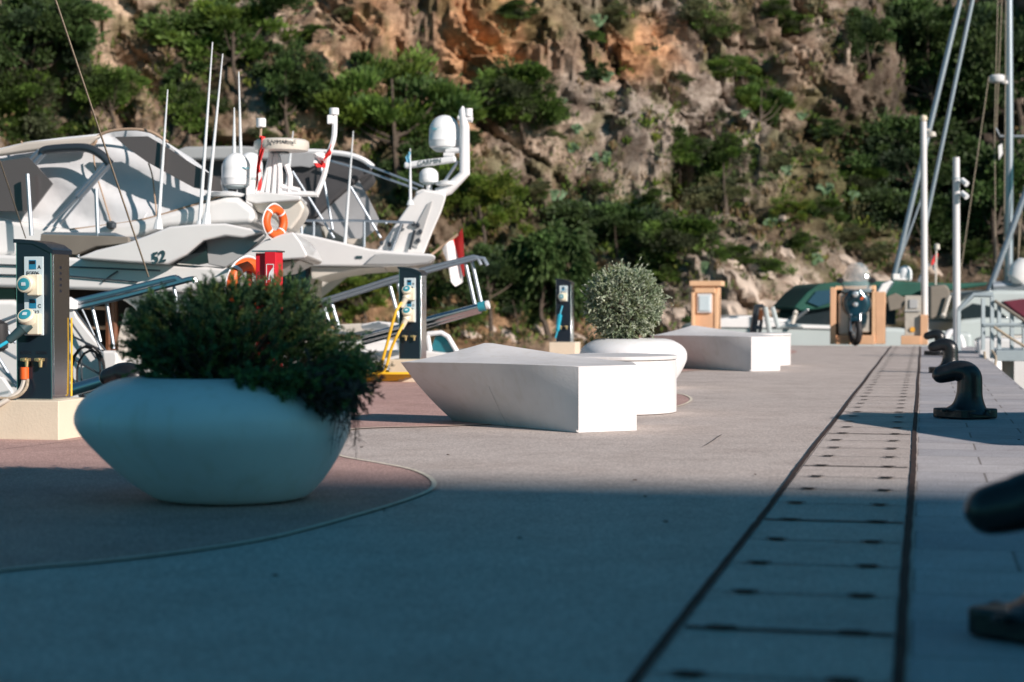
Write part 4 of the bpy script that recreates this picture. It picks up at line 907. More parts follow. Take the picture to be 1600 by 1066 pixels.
# canvas enclosure: lofted tent, arched across the beam
def tent(px, u0, du, m_, parent, name, inset=.5, n=10, wrinkle=0.0, lab=None):
    pts = [PU(x, y, u0) for x, y in px]; zb = min(p.z for p in pts); k = len(pts); vs = []; zt = max(p.z for p in pts)
    for j in range(n+1):
        a = math.pi*j/n; f = -math.cos(a); s = math.sin(a)**.35 if 0 < j < n else 0.0
        for p in pts:
            zz = zb+(p.z-zb)*(1-inset+inset*s) if (p.z-zb) > .0 else p.z
            q = Vector((p.x, p.y, p.z if j in (0,) else zz)); hgt = (p.z-zb)/(zt-zb+1e-6)
            uu = du*(j/n) if True else 0
            vs.append(Vector((p.x, p.y, zb+(p.z-zb)*(1-inset*(1-s))))+U*(du*(.5+.5*f*(1-.12*hgt))))
    mb = MB(); fs = [(j*k+i, j*k+(i+1) % k, (j+1)*k+(i+1) % k, (j+1)*k+i) for j in range(n) for i in range(k)]
    return obj(name, MB().add(vs, fs+[tuple(range(k))[::-1], tuple(n*k+i for i in range(k))]), M_[m_], parent, world=True, label=lab)
cpx = [(-300, 345), (-300, 240), (-100, 236), (0, 231), (42, 221), (100, 214), (150, 209), (178, 203), (205, 203), (232, 207), (255, 219), (275, 235), (300, 257), (325, 274), (346, 284), (350, 300), (346, 309), (300, 322), (225, 344), (160, 352), (110, 359), (30, 345)]
S('canvas_enclosure', cpx, uA+.75, 2.4, 'canvas', yA, .10, 4)
def cloth(name, px, u0, lean, m_, amp, parent):
    zb = min(PU(x, y, u0).z for x, y in px); pts = []
    for x, y in px: p = PU(x, y, u0); pts.append(PU(x, y, u0+lean*(p.z-zb)))
    bm = bmesh.new(); f = bm.faces.new([bm.verts.new(p) for p in pts]); bmesh.ops.triangulate(bm, faces=[f])
    for _ in range(7):
        es = [e for e in bm.edges if e.calc_length() > .10]
        if not es: break
        bmesh.ops.subdivide_edges(bm, edges=es, cuts=1); bmesh.ops.triangulate(bm, faces=[f for f in bm.faces if len(f.verts) > 3])
    for v in bm.verts:
        a = v.co.dot(V); z = v.co.z; q = Vector((a*.45+z*.25, z*2.3+a*.75, 2.2)); q2 = Vector((a*1.1+z*.6, z*4.6+a*1.6, 8.2))
        e = 1 if not v.is_boundary else .3
        v.co -= U*amp*e*(abs(noise.noise(q))*1.6-.35+.45*noise.noise(q2))
    mb = MB(); bm.verts.index_update(); mb.add([v.co.copy() for v in bm.verts], [tuple(v.index for v in f.verts) for f in bm.faces]); bm.free()
    return obj(name, mb, M_[m_], parent, world=True)
cloth('canvas_side', [(x, y+1) for x, y in cpx], uA+.42, .16, 'canvas', .10, yA)
S('window_panel', [(0-200, 262), (0, 252), (45, 246), (82, 287), (68, 306), (50, 330), (0, 330), (-200, 325)], uA+.25, .05, 'film', yA, .0)
S('window_panel', [(179, 214), (231, 213), (262, 231), (300, 256), (344, 280), (347, 299), (325, 298), (302, 293), (280, 281), (231, 254), (200, 232)], uA+.25, .05, 'film', yA, .0)
S('roof_bolster', [(-200, 238), (0, 233), (40, 222), (100, 217), (158, 211), (146, 221), (138, 228), (100, 229), (0, 243), (-200, 250)], uA+.35, .12, 'canvasb', yA, .03)
TB('piping', [(-60, 246), (0, 240), (60, 231), (140, 228), (152, 214), (172, 205), (205, 202), (235, 206), (262, 222)], uA+.40, .016, 'trim', yA, per=4)
TB('piping', [(110, 359), (160, 353), (225, 343), (300, 321), (350, 305)], uA+.40, .012, 'trim', yA, per=4)
TBS('seam', [[(33, 221), (40, 234)], [(146, 240), (150, 270), (162, 310), (174, 350)], [(232, 255), (238, 275), (241, 300), (245, 340)]], uA+.43, .008, 'trim', yA, per=3)
TB('canopy_frame', [(66, 238), (74, 234), (110, 231), (138, 232), (158, 242), (172, 256)], uA+.28, .045, 'dtube', yA, n=10, per=4)
TBS('canopy_frame', [[(70, 238), (-10, 325)], [(62, 236), (-20, 318)], [(171, 257), (124, 309)], [(166, 255), (120, 306)]], uA+.28, .030, 'tube', yA)
TBS('canopy_strut', [[(124, 305), (81, 348)], [(128, 309), (94, 350)]], uA+.28, .014, 'tube', yA)
mb = MB(); c_ = PU(174, 353, uA+.3); mb.lathe([(.02, -.04), (.05, -.02), (.055, .03), (.02, .05)], c_, 12); obj('cleat', mb, M_['dtube'], yA, world=True)
# aerials and domes on yacht A
for a_ in ((247, 355, 262, 140), (311, 363, 332, 66), (322, 348, 348, 84), (378, 306, 373, 112), (366, 250, 366, 168)): whip(*a_, uA+.2 if a_[0] < 330 else uA+1.6, yA, .020)
dome(369, 239, 291, 23.5, uA+.8, yA, txt=('TracVision', .52, .45, .22))
TBS('dome_mast', [[(363, 292), (363, 346)], [(378, 292), (378, 346)]], uA+.8, .045, 'dtube', yA)
mb = MB(); c_ = PU(352, 303, uA+.5); mb.lathe([(.02, -.05), (.18, -.025), (.20, 0), (.12, .02), (.02, .03)], c_, 24); obj('antenna_disc', mb, M_['dome'], yA, world=True)
TB('antenna_stem', [(352, 305), (351, 350)], uA+.5, .022, 'white', yA)
dome(391, 238, 280, 20, uA+2.6, yA)
mb = MB(); mb.box(PU(391, 325, uA+2.6), (.22, .3, .62), RZ); obj('dome_pedestal', mb, M_['gel'], yA, world=True, bevel=.02)
# mast frame with open radar, radome and bent light pole on the aft flybridge roof
TBS('radar_frame', [[(417, 306), (424, 238)], [(427, 306), (431, 246)], [(437, 304), (437, 262), (432, 240)], [(452, 302), (453, 275), (447, 258)], [(409, 300), (425, 240)], [(440, 302), (497, 304)], [(440, 292), (468, 298)]], uA+.9, .030, 'white', yA, per=2)
q = PU(440, 227, uA+.9); mb = MB(); mb.lathe([(.10, -.07), (.27, -.06), (.285, -.01), (.28, .035), (.25, .055), (.02, .06)], q, 36); rd = obj('radar_scanner', mb, M_['gelc'], yA, world=True)
n_ = Vector((-q.x, -q.y, 0)).normalized(); X_ = Vector((-n_.y, n_.x, 0)); text('RAYMARINE', .055, q+n_*.289+Vector((0, 0, .008)), X_, (0, 0, 1), M_['ink'], rd, ext=.002)
mb = MB(); mb.tube([PU(437, 240, uA+.9), PU(437, 232, uA+.9)], .10, 14); obj('scanner_base', mb, M_['dtube'], yA, world=True)
TB('light_pole', [(495, 303), (506, 275), (514, 240), (522, 213), (523, 176)], uA+.9, .028, 'white', yA, per=4)
mb = MB(); mb.tube([PU(522, 180, uA+.9), PU(522, 169, uA+.9)], .05, 12); mb.box(PU(516, 187, uA+.88), (.06, .06, .09)); obj('nav_light', mb, M_['white'], yA, world=True, bevel=.008)
TB('flag_staff', [(398, 330), (406, 230), (408, 196)], uA+.7, .014, 'trim', yA)
mb = MB(); mb.tube([PU(408, 199, uA+.7), PU(408, 185, uA+.7)], .05, 12); obj('nav_light', mb, M_['white'], yA, world=True, bevel=.008)
put_flag([(406, 212), (398, 305), (405, 296), (414, 214)], uA+.66, [('flagr', 0, 1)], yA, .03)
put_flag([(408, 262), (400, 322), (393, 350), (402, 280)], uA+.64, [('flagw', 0, 1)], yA, .03)
put_flag([(517, 224), (497, 262), (503, 262), (516, 240)], uA+.84, [('flagr', 0, 1)], yA, .03)
put_flag([(508, 236), (488, 240), (492, 262), (506, 262)], uA+.82, [('flagw', 0, .7), ('flagr', .7, 1)], yA, .04)
S('mast_plinth', [(396, 303), (414, 304), (468, 310), (477, 324), (470, 340), (454, 361), (440, 359), (428, 340), (400, 330), (392, 318)], uA+.6, .8, 'gelc', yA, .04)
S('plinth_top', [(384, 304), (414, 300), (470, 306), (470, 313), (400, 318), (384, 314)], uA+.5, 1.0, 'gel', yA, .02)
rot2 = Matrix.Rotation(R(56), 3, 'Z')@Matrix.Rotation(R(90), 3, 'X')
ring('lifebuoy', 'orange lifebuoy with white bands hung high on the yacht, under the open radar', PU(429.5, 347, uA-.15), .125, .042, rot2)
# cluttered side: hoops of black rope and stays
lp = []
for (cx, cy, rx, ry) in ((138, 582, 26, 42), (142, 586, 22, 38), (134, 578, 23, 36)): lp.append([(cx+rx*math.cos(a*.42), cy+ry*math.sin(a*.42), .03*math.sin(a)) for a in range(16)])
mb = MB()
for l in lp: mb.tube([PU(*p[:2], uA-.4+p[2]) for p in l], .012, 6, closed=True)
tag(obj('rope_coil', mb, M_['rub'], world=True), 'large loops of black rope between the nearest pedestal and the juniper', 'rope')
TBS('rope', [[(112, 478), (165, 548)], [(108, 500), (150, 560)], [(110, 524), (168, 552)], [(122, 470), (160, 552)], [(126, 540), (128, 600)], [(112, 560), (165, 590)]], uA-.15, .011, 'dtube', yA)
TBS('stern_rail', [[(0, 503), (26, 493)], [(0, 512), (26, 500)], [(4, 505), (24, 536)], [(0, 545), (26, 560)], [(-4, 556), (26, 605)], [(0, 575), (26, 600)]], uA-.3, .018, 'tube', yA)
S('fender_board', [(-10, 585), (4, 590), (22, 616), (24, 630), (-10, 630)], uA-.6, .1, 'gel', yA, .02)
mb = MB(); mb.lathe([(.02, -.16), (.09, -.12), (.10, 0), (.09, .12), (.02, .16)], PU(-2, 525, uA-.35), 16); tag(obj('fender', mb, M_['rub'], world=True), 'black boat fender hanging at the left edge of the frame', 'fender')
mb = MB(); a_, b_ = P(82, -14, 12.5), P(232, 432, 15.9); mb.tube([a_, b_], .0085, 6); a_, b_ = P(-4, 240, 13.5), P(40, 372, 16.3); mb.tube([a_, b_], .006, 6)
tag(obj('guy_line', mb, M_['rope']), 'thin taut lines running down across the yacht canvas from the top left', 'rope')
# gangway A
gA = thing('gangway', 'folding steel gangway with twin rails behind the nearest pedestal', 'gangway', PU(130, 600, 15.5), RZ, 'raised gangways of the yachts')
TBS('rail', [[(106, 474), (180, 457), (268, 435), (276, 434)], [(111, 483), (200, 462), (296, 437), (303, 436)], [(276, 434), (284, 440)], [(303, 436), (306, 442)]], 15.4, .028, 'steel', gA)
TBS('stanchion', [[(141, 466), (157, 534)], [(165, 462), (178, 545)], [(237, 446), (252, 486)], [(270, 440), (276, 470)]], 15.45, .016, 'tube', gA)
mb = MB(); mb.tube([PU(107, 612, 15.4), PU(168, 594, 15.4)], .055, 12); mb.tube([PU(110, 605, 15.4), PU(170, 588, 15.4)], .03, 12); obj('beam', mb, M_['steel'], gA, world=True)
mb = MB(); mb.lathe([(.02, -.07), (.08, -.04), (.085, .03), (.02, .07)], PU(108, 476, 15.35), 14); obj('hinge', mb, M_['white'], gA, world=True)

# ---------------------------- yacht B : radar arch, dark bimini
uB = 22.0
yB = thing('motor_yacht', 'white motor yacht with raked radar arch and charcoal flybridge canopy', 'yacht', Q(uB+2, -9, -1.1), RZ, 'motor yachts moored stern-to')
S('hull', [(-200, 560), (400, 556), (500, 552), (600, 556), (622, 568), (626, 600), (610, 720), (-200, 720)], uB+.1, 4.0, 'gel', yB, .12)
S('superstructure', [(200, 420), (486, 416), (484, 432), (480, 560), (200, 560)], uB+.6, 3.0, 'gelc', yB, .04)
S('saloon_glass', [(441, 420), (482, 420), (478, 500), (441, 500)], uB+.56, .02, 'tealglass', yB, .0)
TBS('door_frame', [[(440, 420), (440, 505)], [(481, 420), (481, 505)], [(458, 420), (458, 505)]], uB+.53, .03, 'dtube', yB)
S('flybridge', [(300, 372), (420, 366), (444, 363), (468, 364), (492, 369), (540, 380), (579, 389), (640, 395), (676, 397), (682, 403), (672, 412), (640, 416), (600, 417), (486, 416), (300, 420)], uB, 3.8, 'gel', yB, .06)
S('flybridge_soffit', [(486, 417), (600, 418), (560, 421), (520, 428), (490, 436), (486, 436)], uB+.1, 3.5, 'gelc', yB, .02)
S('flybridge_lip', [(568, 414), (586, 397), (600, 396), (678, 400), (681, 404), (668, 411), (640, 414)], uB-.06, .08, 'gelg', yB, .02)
S('badge', [(556, 400), (566, 400), (566, 404), (556, 404)], uB-.015, .02, 'dteal', yB, .0)
S('canopy', [(432, 240), (470, 237), (512, 238), (545, 243), (568, 250), (582, 261), (574, 271), (561, 281), (525, 312), (492, 341), (468, 343), (440, 330), (414, 294)], uB+.5, 2.6, 'darkcanvas', yB, .06)
TB('canopy_edge', [(432, 242), (470, 237), (512, 238), (545, 242), (568, 250), (583, 261)], uB+.46, .035, 'white', yB, per=4)
S('canopy_side', [(561, 282), (575, 308), (592, 342), (588, 358), (570, 373), (540, 373), (492, 344), (520, 318)], uB+.55, .03, 'greycanvas', yB, .004)
S('roof_awning', [(440, 239), (500, 238), (506, 250), (494, 258), (484, 262), (470, 260), (445, 262), (434, 252)], uB+.42, .05, 'greycanvas', yB, .01)
TBS('canopy_strut', [[(511, 250), (561, 264), (652, 296)], [(574, 258), (662, 292)], [(457, 268), (522, 372)], [(548, 292), (595, 372)], [(502, 260), (520, 360)]], uB+.35, .016, 'tube', yB)
TBS('fly_rail', [[(462, 345), (560, 345), (645, 348)], [(470, 345), (472, 372)], [(490, 346), (490, 372)], [(569, 346), (569, 386)], [(628, 348), (612, 392)], [(602, 347), (604, 350)]], uB+.2, .018, 'tube', yB)
S('seat_back', [(520, 345), (545, 345), (568, 352), (568, 384), (548, 384), (508, 374)], uB+.9, .6, 'gelc', yB, .04)
S('helm_console', [(476, 352), (500, 350), (506, 374), (470, 372)], uB+.9, .8, 'gel', yB, .04)
arch = S('radar_arch', [(588, 392), (604, 370), (626, 338), (650, 304), (662, 297), (694, 303), (697, 308), (690, 330), (676, 362), (662, 397), (640, 397)], uB+.3, .35, 'gel', yB, .05)
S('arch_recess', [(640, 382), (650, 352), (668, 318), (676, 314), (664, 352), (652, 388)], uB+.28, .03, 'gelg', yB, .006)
S('radar_arch', [(588, 392), (604, 370), (626, 338), (650, 304), (662, 297), (694, 303), (697, 308), (690, 330), (676, 362), (662, 397), (640, 397)], uB+3.0, .35, 'gel', yB, .05)
S('arch_wing', [(648, 300), (660, 295), (694, 300), (698, 306), (690, 312), (652, 309)], uB+.35, 1.2, 'gel', yB, .04)
TBS('arch_ladder', [[(612, 392), (629, 350)], [(640, 390), (648, 360)]], uB+.26, .018, 'dtube', yB)
mb = MB()
for x, y in ((646, 350), (653, 352), (657, 362), (654, 376), (596, 380), (608, 382)): mb.lathe([(.015, -.03), (.03, 0), (.015, .03)], PU(x, y, uB+.27), 10)
obj('arch_light', mb, M_['dtube'], yB, world=True)
TB('arch_mast', [(683, 303), (701, 296), (726, 271), (726, 200), (723, 172)], uB+.5, [.075, .075, .07, .062, .05], 'white', yB, n=12)
TB('mast_arm', [(684, 300), (716, 252)], uB+.5, .022, 'tube', yB)
TBS('dome_bracket', [[(697, 237), (726, 234)], [(716, 184), (738, 187)], [(694, 242), (710, 243)]], uB+.5, .04, 'white', yB)
mb = MB(); mb.tube([PU(732, 182, uB+.5), PU(732, 170, uB+.5)], .055, 12); mb.tube([PU(723, 174, uB+.5), PU(723, 166, uB+.5)], [.05, .01], 12); obj('nav_light', mb, M_['white'], yB, world=True)
dome(694.5, 180, 232, 24.5, uB+.6, yB, txt=('Sea Tel', .55, -.45, .22))
q1, q2 = PU(632, 259, uB+.5), PU(713, 249, uB+.5); mb = MB(); dd_ = (q2-q1); mm = Matrix((dd_.normalized(), U, dd_.normalized().cross(U))).transposed(); mb.box((q1+q2)/2, (dd_.length, .10, .085), m=mm); bar = obj('radar_bar', mb, M_['white'], yB, world=True, bevel=.03)
text('GARMIN', .085, (q1+q2)/2-U*.054, dd_, (0, 0, 1), M_['dteal'], bar, ext=.002)
dome(670, 262, 286, 15, uB+.5, yB, base=True); TB('dome_stem', [(670, 288), (671, 300)], uB+.5, .04, 'white', yB)
mb = MB(); mb.lathe([(.02, -.05), (.14, -.02), (.15, .02), (.05, .04)], PU(698, 287, uB+.5), 16); obj('gps_puck', mb, M_['dome'], yB, world=True)
for a_ in ((538, 391, 552, 205), (641, 318, 641, 232), (448, 292, 458, 205)): whip(*a_, uB+.12, yB, .022)
put_flag([(641, 236), (640, 256), (633, 252), (637, 240)], uB+.1, [('flagb', 0, 1)], yB, .02)
TB('ensign_staff', [(672, 400), (716, 366)], uB+.6, .018, 'trim', yB)
mb = MB()
put_flag([(725, 357), (688, 389), (712, 447), (723, 440)], uB+.6, [('flagw', 0, .0001)], yB, .0)
def tri_flag():
    mb = MB(); a, b, c, d = PU(721, 360, uB+.6), PU(690, 388, uB+.6), PU(713, 448, uB+.6), PU(726, 436, uB+.6)
    for nm, pts, m_ in (('ensign', [(690, 389), (707, 374), (722, 430), (722, 441), (712, 448), (706, 440), (702, 412)], 'flagw'), ('ensign_band', [(707, 374), (724, 357), (726, 380), (726, 432), (722, 431)], 'flagr')):
        mb = MB(); n = 14; P_ = [PU(x, y, uB+.6) for x, y in pts]; cc_ = sum(P_, Vector())/len(P_)
        bm = bmesh.new(); f = bm.faces.new([bm.verts.new(p) for p in P_]); bmesh.ops.triangulate(bm, faces=[f]); bmesh.ops.subdivide_edges(bm, edges=bm.edges[:], cuts=5, use_grid_fill=True)
        for v in bm.verts: v.co += U*(.05*math.sin(v.co.dot(V)*26+v.co.z*3))
        ret = bmesh.ops.solidify(bm, geom=bm.faces[:], thickness=.005); bm.verts.index_update()
        mb.add([v.co.copy() for v in bm.verts], [tuple(v.index for v in f.verts) for f in bm.faces]); bm.free(); obj(nm, mb, M_[m_], yB, world=True)
tri_flag()
# gangway B raised towards the upper right
gB = thing('gangway', 'raised chrome gangway pointing up to the right behind the second pedestal', 'gangway', PU(600, 600, 20.4), RZ, 'raised gangways of the yachts')
TBS('rail', [[(502, 470), (560, 452), (606, 437), (680, 416), (740, 401), (746, 402), (752, 414)], [(508, 474), (560, 458), (612, 441), (685, 420), (748, 403), (756, 404), (762, 415)]], 20.4, .024, 'tube', gB)
TBS('stanchion', [[(503, 470), (514, 505)], [(517, 470), (530, 514)], [(607, 438), (627, 512)], [(620, 436), (636, 500)], [(726, 405), (742, 476)], [(736, 403), (752, 474)]], 20.45, .022, 'tube', gB)
mb = MB(); mb.tube([PU(566, 528, 20.4), PU(760, 477, 20.4)], .048, 12); mb.tube([PU(566, 536, 20.5), PU(752, 485, 20.5)], .035, 12); obj('beam', mb, M_['chrome'], gB, world=True)
mb = MB(); mb.tube([PU(748, 480, 20.38), PU(758, 478, 20.38)], .058, 14); obj('beam_end', mb, M_['teal'], gB, world=True)
mb = MB(); mb.tube([PU(760, 477, 20.38), PU(764, 476, 20.38)], .052, 14); obj('end_cap', mb, M_['white'], gB, world=True)
# small motorboat between the yachts
uT = 20.9
tT = thing('motorboat', 'small white motorboat behind the yellow hose coil and second pedestal', 'motorboat', Q(uT, -7.5, -1.1), RZ)
S('hull', [(440, 560), (500, 556), (590, 548), (650, 546), (700, 552), (740, 549), (736, 556), (712, 566), (660, 586), (600, 604), (560, 640), (440, 640)], uT, 1.6, 'gel', tT, .08)
S('deck', [(470, 548), (520, 536), (580, 530), (640, 533), (670, 545), (640, 552), (560, 556), (480, 566)], uT+.2, 1.2, 'gel', tT, .04)
S('cushion', [(540, 560), (585, 550), (590, 562), (560, 582), (530, 590)], uT-.02, .06, 'gelg', tT, .02)
TBS('deck_line', [[(500, 566), (600, 572)], [(510, 552), (540, 580)], [(560, 540), (600, 560)], [(580, 575), (612, 580)]], uT-.03, .012, 'gelg', tT)
S('windscreen', [(672, 546), (680, 526), (694, 524), (712, 552), (700, 556)], uT+.3, .9, 'tealglass', tT, .01)
TBS('windscreen_frame', [[(668, 522), (690, 520), (700, 526), (716, 553)], [(668, 524), (672, 548)]], uT+.26, .03, 'white', tT)
S('cover', [(520, 508), (560, 506), (620, 510), (620, 514), (590, 516), (560, 524), (528, 518)], uT+.9, .6, 'gelc', tT, .04)
S('canopy_cushion', [(563, 507), (590, 502), (622, 505), (628, 512), (600, 516), (566, 516)], uT+.4, .4, 'gel', tT, .03)
TBS('bow_rail', [[(498, 500), (502, 486), (510, 486), (512, 505)], [(500, 510), (520, 518), (545, 522)]], uT-.1, .02, 'tube', tT, per=2)
# ---------------------------- yacht C behind: hardtop only shows
uC = 28
yC = thing('motor_yacht', 'grey-roofed yacht seen behind the white canvas, under the whip antennas', 'yacht', Q(uC+2, -13, -1.1), RZ, 'motor yachts moored stern-to')
S('hull', [(-100, 500), (380, 500), (440, 510), (430, 640), (-100, 640)], uC, 4, 'gel', yC, .12)
S('hardtop', [(272, 236), (290, 229), (380, 228), (470, 234), (500, 242), (500, 250), (290, 249), (276, 243)], uC, 3.6, 'gelg', yC, .06)
S('cockpit_glass', [(286, 250), (480, 252), (520, 300), (340, 300), (300, 270)], uC+.3, 3.0, 'darkcanvas', yC, .03)
S('superstructure', [(200, 300), (520, 300), (540, 420), (440, 500), (100, 500)], uC+.2, 3.4, 'gelc', yC, .06)

# ================================================================== END OF THE PIER
def B3(px0, py0, px1, py1, D, dep, m_, parent, name, bevel=.01, rz=RZ, dz=0, label=None):
    """upright box whose front spans these picture columns and heights at distance D"""
    a, b = P(px0, py1, D), P(px1, py0, D); c = (a+b)/2+U*dep/2; mb = MB(); mb.box((c.x, c.y, (a.z+b.z)/2), (abs(b.x-a.x), dep, abs(b.z-a.z)), rz); return obj(name, mb, M_[m_], parent, world=True, bevel=bevel, label=label)
DE = 35.0; gy = 540.0
k1 = thing('kiosk', 'tall peach-rendered kiosk with small square glazed hatch', 'kiosk', G(1102, gy), RZ, 'peach service structures at the end of the pier')
B3(1081, 446, 1122, 540, DE, .50, 'peach', k1, 'body', .01)
B3(1077, 439, 1127, 447, DE-.06, .62, 'peachd', k1, 'cornice', .01)
B3(1080, 457, 1085, 540, DE-.07, .1, 'peachd', k1, 'pilaster'); B3(1085, 450, 1117, 458, DE-.05, .1, 'peachd', k1, 'lintel'); B3(1116, 457, 1122, 540, DE-.07, .1, 'peachd', k1, 'pilaster')
f_ = B3(1089, 459, 1112, 489, DE-.05, .08, 'pole', k1, 'hatch'); B3(1092, 462, 1109, 486, DE-.07, .06, 'label', k1, 'pane')
k2 = thing('kiosk', 'peach kiosk with open front and beige cabinet inside, behind the scooter', 'kiosk', G(1340, gy), RZ, 'peach service structures at the end of the pier')
B3(1297, 449, 1306, 538, DE, .55, 'peach', k2, 'side_wall'); B3(1306, 447, 1366, 453, DE, .55, 'peachd', k2, 'lintel'); B3(1306, 524, 1366, 538.5, DE+.01, .5, 'peach', k2, 'base')
B3(1362, 446, 1368, 538, DE-.02, .5, 'peachd', k2, 'side_wall'); B3(1368, 456, 1383, 538, DE-.05, .60, 'peach', k2, 'side_wall'); B3(1306, 455, 1362, 524, DE+.45, .06, 'shadowin', k2, 'back_wall')  # back wall coloured dark in place of the shade inside
B3(1309, 458, 1330, 524, DE+.05, .35, 'cab', k2, 'cabinet', .06); B3(1346, 458, 1360, 520, DE+.05, .35, 'cab', k2, 'cabinet', .03)
k3 = thing('cabinet_stand', 'low L-shaped peach stand carrying a grey electrical cabinet beside the lamp pole', 'cabinet', G(1428, gy), RZ, 'peach service structures at the end of the pier')
B3(1408, 525, 1438, 539, DE-.4, .6, 'peach', k3, 'base'); B3(1438, 492, 1450, 539, DE-.42, .62, 'peach', k3, 'post')
B3(1414, 462, 1439, 525, DE-.3, .35, 'cab', k3, 'cabinet', .01); B3(1421, 468, 1434, 482, DE-.33, .04, 'gelg', k3, 'vent'); B3(1413, 485, 1438, 487, DE-.33, .04, 'gelg', k3, 'ledge')
mb = MB(); q_ = P(1426, 515, DE-.31); mb.prism([q_+Vector((.06*math.cos(a), 0, .055*math.sin(a))) for a in [R(60*i) for i in range(6)]], (0, -.004, 0)); obj('sticker', mb, M_['yellowsign'], k3, world=True)
# chair folded / deck chair on the deck end
tC = thing('folding_chair', 'brown-grey metal folding chair at the pier end, behind the far bench', 'chair', G(1195, gy-1.5), RZ)
TBS('frame', [[(1180, 478), (1172, 540)], [(1193, 478), (1206, 540)], [(1180, 478), (1193, 478)], [(1176, 512), (1190, 512)], [(1184, 480), (1178, 540)], [(1190, 500), (1184, 540)]], 34.6, .035, 'dtube', tC)
TBS('arm', [[(1196, 480), (1206, 538)], [(1207, 480), (1216, 512), (1228, 510), (1252, 510)]], 34.4, .045, 'hullg', tC)
B3(1179, 484, 1192, 501, 34.7, .05, 'wood', tC, 'backrest'); B3(1206, 511, 1252, 514, 34.3, .5, 'dtube', tC, 'seat')
# scooter
sc_ = thing('motor_scooter', 'dark blue scooter with tall clear windshield parked facing the camera', 'scooter', G(1336, 540.5), 0)
SL = sc_.location.copy(); pxm = DE/F*.985; th = R(-15); RT = Matrix.Rotation(th, 3, 'Z')
def L(x, y, z): return SL+RT@Vector((x, y, 0))+Vector((0, 0, z))
wheelm = RT@Matrix.Rotation(R(90), 3, 'Y')
for yy, lb in ((.05, 'front'), (1.30, 'rear')):
    wheelm = RT@Matrix.Rotation(R(24 if lb == 'front' else 0), 3, 'Z')@Matrix.Rotation(R(90), 3, 'Y')
    wh = obj('wheel', MB().torus(L(0, yy, .285), .225, .062, wheelm, 36, 12), M_['rub'], sc_, world=True)
    mb = MB(); mb.torus(L(0, yy, .285), .16, .018, wheelm, 30, 8)
    for i in range(5):
        a = i*2*math.pi/5; mb.tube([L(0, yy, .285), L(0, yy, .285)+wheelm@Vector((math.cos(a)*.16, math.sin(a)*.16, 0))], .014, 6)
    obj('rim', mb, M_['steel'], wh, world=True)
mb = MB(); mb.tube([L(-.09, .05, .285), L(-.085, .13, .62)], .024, 10); mb.tube([L(.09, .05, .285), L(.085, .13, .62)], .024, 10); obj('fork', mb, M_['steel'], sc_, world=True)
mb = MB(); mb.add([L(x*.085, .05+math.sin(a)*.31, .285+math.cos(a)*.31) for a in [R(t_) for t_ in range(-50, 61, 10)] for x in (-1, -.5, 0, .5, 1)], [(i*5+j, i*5+j+1, (i+1)*5+j+1, (i+1)*5+j) for i in range(11) for j in range(4)]); obj('fender', mb, M_['scoot'], sc_, world=True)
secs = [(.60, .16, .10, .16), (.68, .23, .12, .18), (.80, .27, .14, .20), (.92, .25, .12, .22), (1.0, .19, .08, .24), (1.08, .12, .03, .28)]
mb = MB(); vs = []
for z, hw, y0, y1 in [(a_, b_*1.12, c_, d_) for a_, b_, c_, d_ in secs]:
    for i in range(16):
        a = 2*math.pi*i/16; vs.append(L(hw*math.cos(a), (y0+y1)/2+.12+(-.16 if math.sin(a) < 0 else .10)*abs(math.sin(a))**.8, z))
mb.add(vs, [(j*16+i, j*16+(i+1) % 16, (j+1)*16+(i+1) % 16, (j+1)*16+i) for j in range(5) for i in range(16)]+[tuple(range(15, -1, -1)), tuple(80+i for i in range(16))]); obj('front_fairing', mb, M_['scoot'], sc_, world=True)
mb = MB(); vs = []
for y, hw, z0, z1 in [(.28, .22, .34, .80), (.38, .20, .28, .60), (.60, .17, .24, .36), (.80, .20, .26, .60), (1.0, .20, .34, .74), (1.3, .18, .50, .80), (1.62, .10, .62, .82)]:
    for i in range(12):
        a = 2*math.pi*i/12; vs.append(L(hw*math.cos(a), y, (z0+z1)/2+(z1-z0)/2*math.sin(a)))
mb.add(vs, [(j*12+i, j*12+(i+1) % 12, (j+1)*12+(i+1) % 12, (j+1)*12+i) for j in range(6) for i in range(12)]+[tuple(range(11, -1, -1)), tuple(72+i for i in range(12))]); obj('body', mb, M_['scoot'], sc_, world=True)
mb = MB(); mb.tube(smooth([L(0, .78, .78), L(0, 1.0, .80), L(0, 1.3, .86), L(0, 1.6, .88)], 4), [.10]*4+[.13]*8+[.08], 12); obj('seat', mb, M_['rub'], sc_, world=True)
for x, z, rr in ((.0, 1.0, .062), (.0, .80, .050)): mb = MB(); mb.lathe([(rr, 0), (rr*.9, .03), (rr*.5, .05), (.004, .055)], L(x, .085, z), 16, RT@Matrix.Rotation(R(90), 3, 'X')); obj('headlight', mb, M_['lens'], sc_, world=True)
mb = MB(); mb.tube([L(.10, .06, .90), L(.15, .07, .95)], .022, 8); obj('indicator', mb, M_['orange'], sc_, world=True)
mb = MB(); mb.tube(smooth([L(-.34, .38, 1.08), L(-.2, .26, 1.09), L(0, .24, 1.07), L(.2, .26, 1.09), L(.34, .38, 1.08)], 4), .020, 8); obj('handlebar', mb, M_['rub'], sc_, world=True)
for sx_ in (-1, 1):
    mb = MB(); mb.tube([L(sx_*.22, .27, 1.1), L(sx_*.30, .27, 1.24)], .010, 6); mb.lathe([(.03, -.02), (.055, -.01), (.055, .01), (.02, .02)], L(sx_*.31, .27, 1.27), 12, RT@Matrix.Rotation(R(90), 3, 'X'), 1.3, 1); obj('mirror', mb, M_['rub'], sc_, world=True)
mb = MB(); vs = []
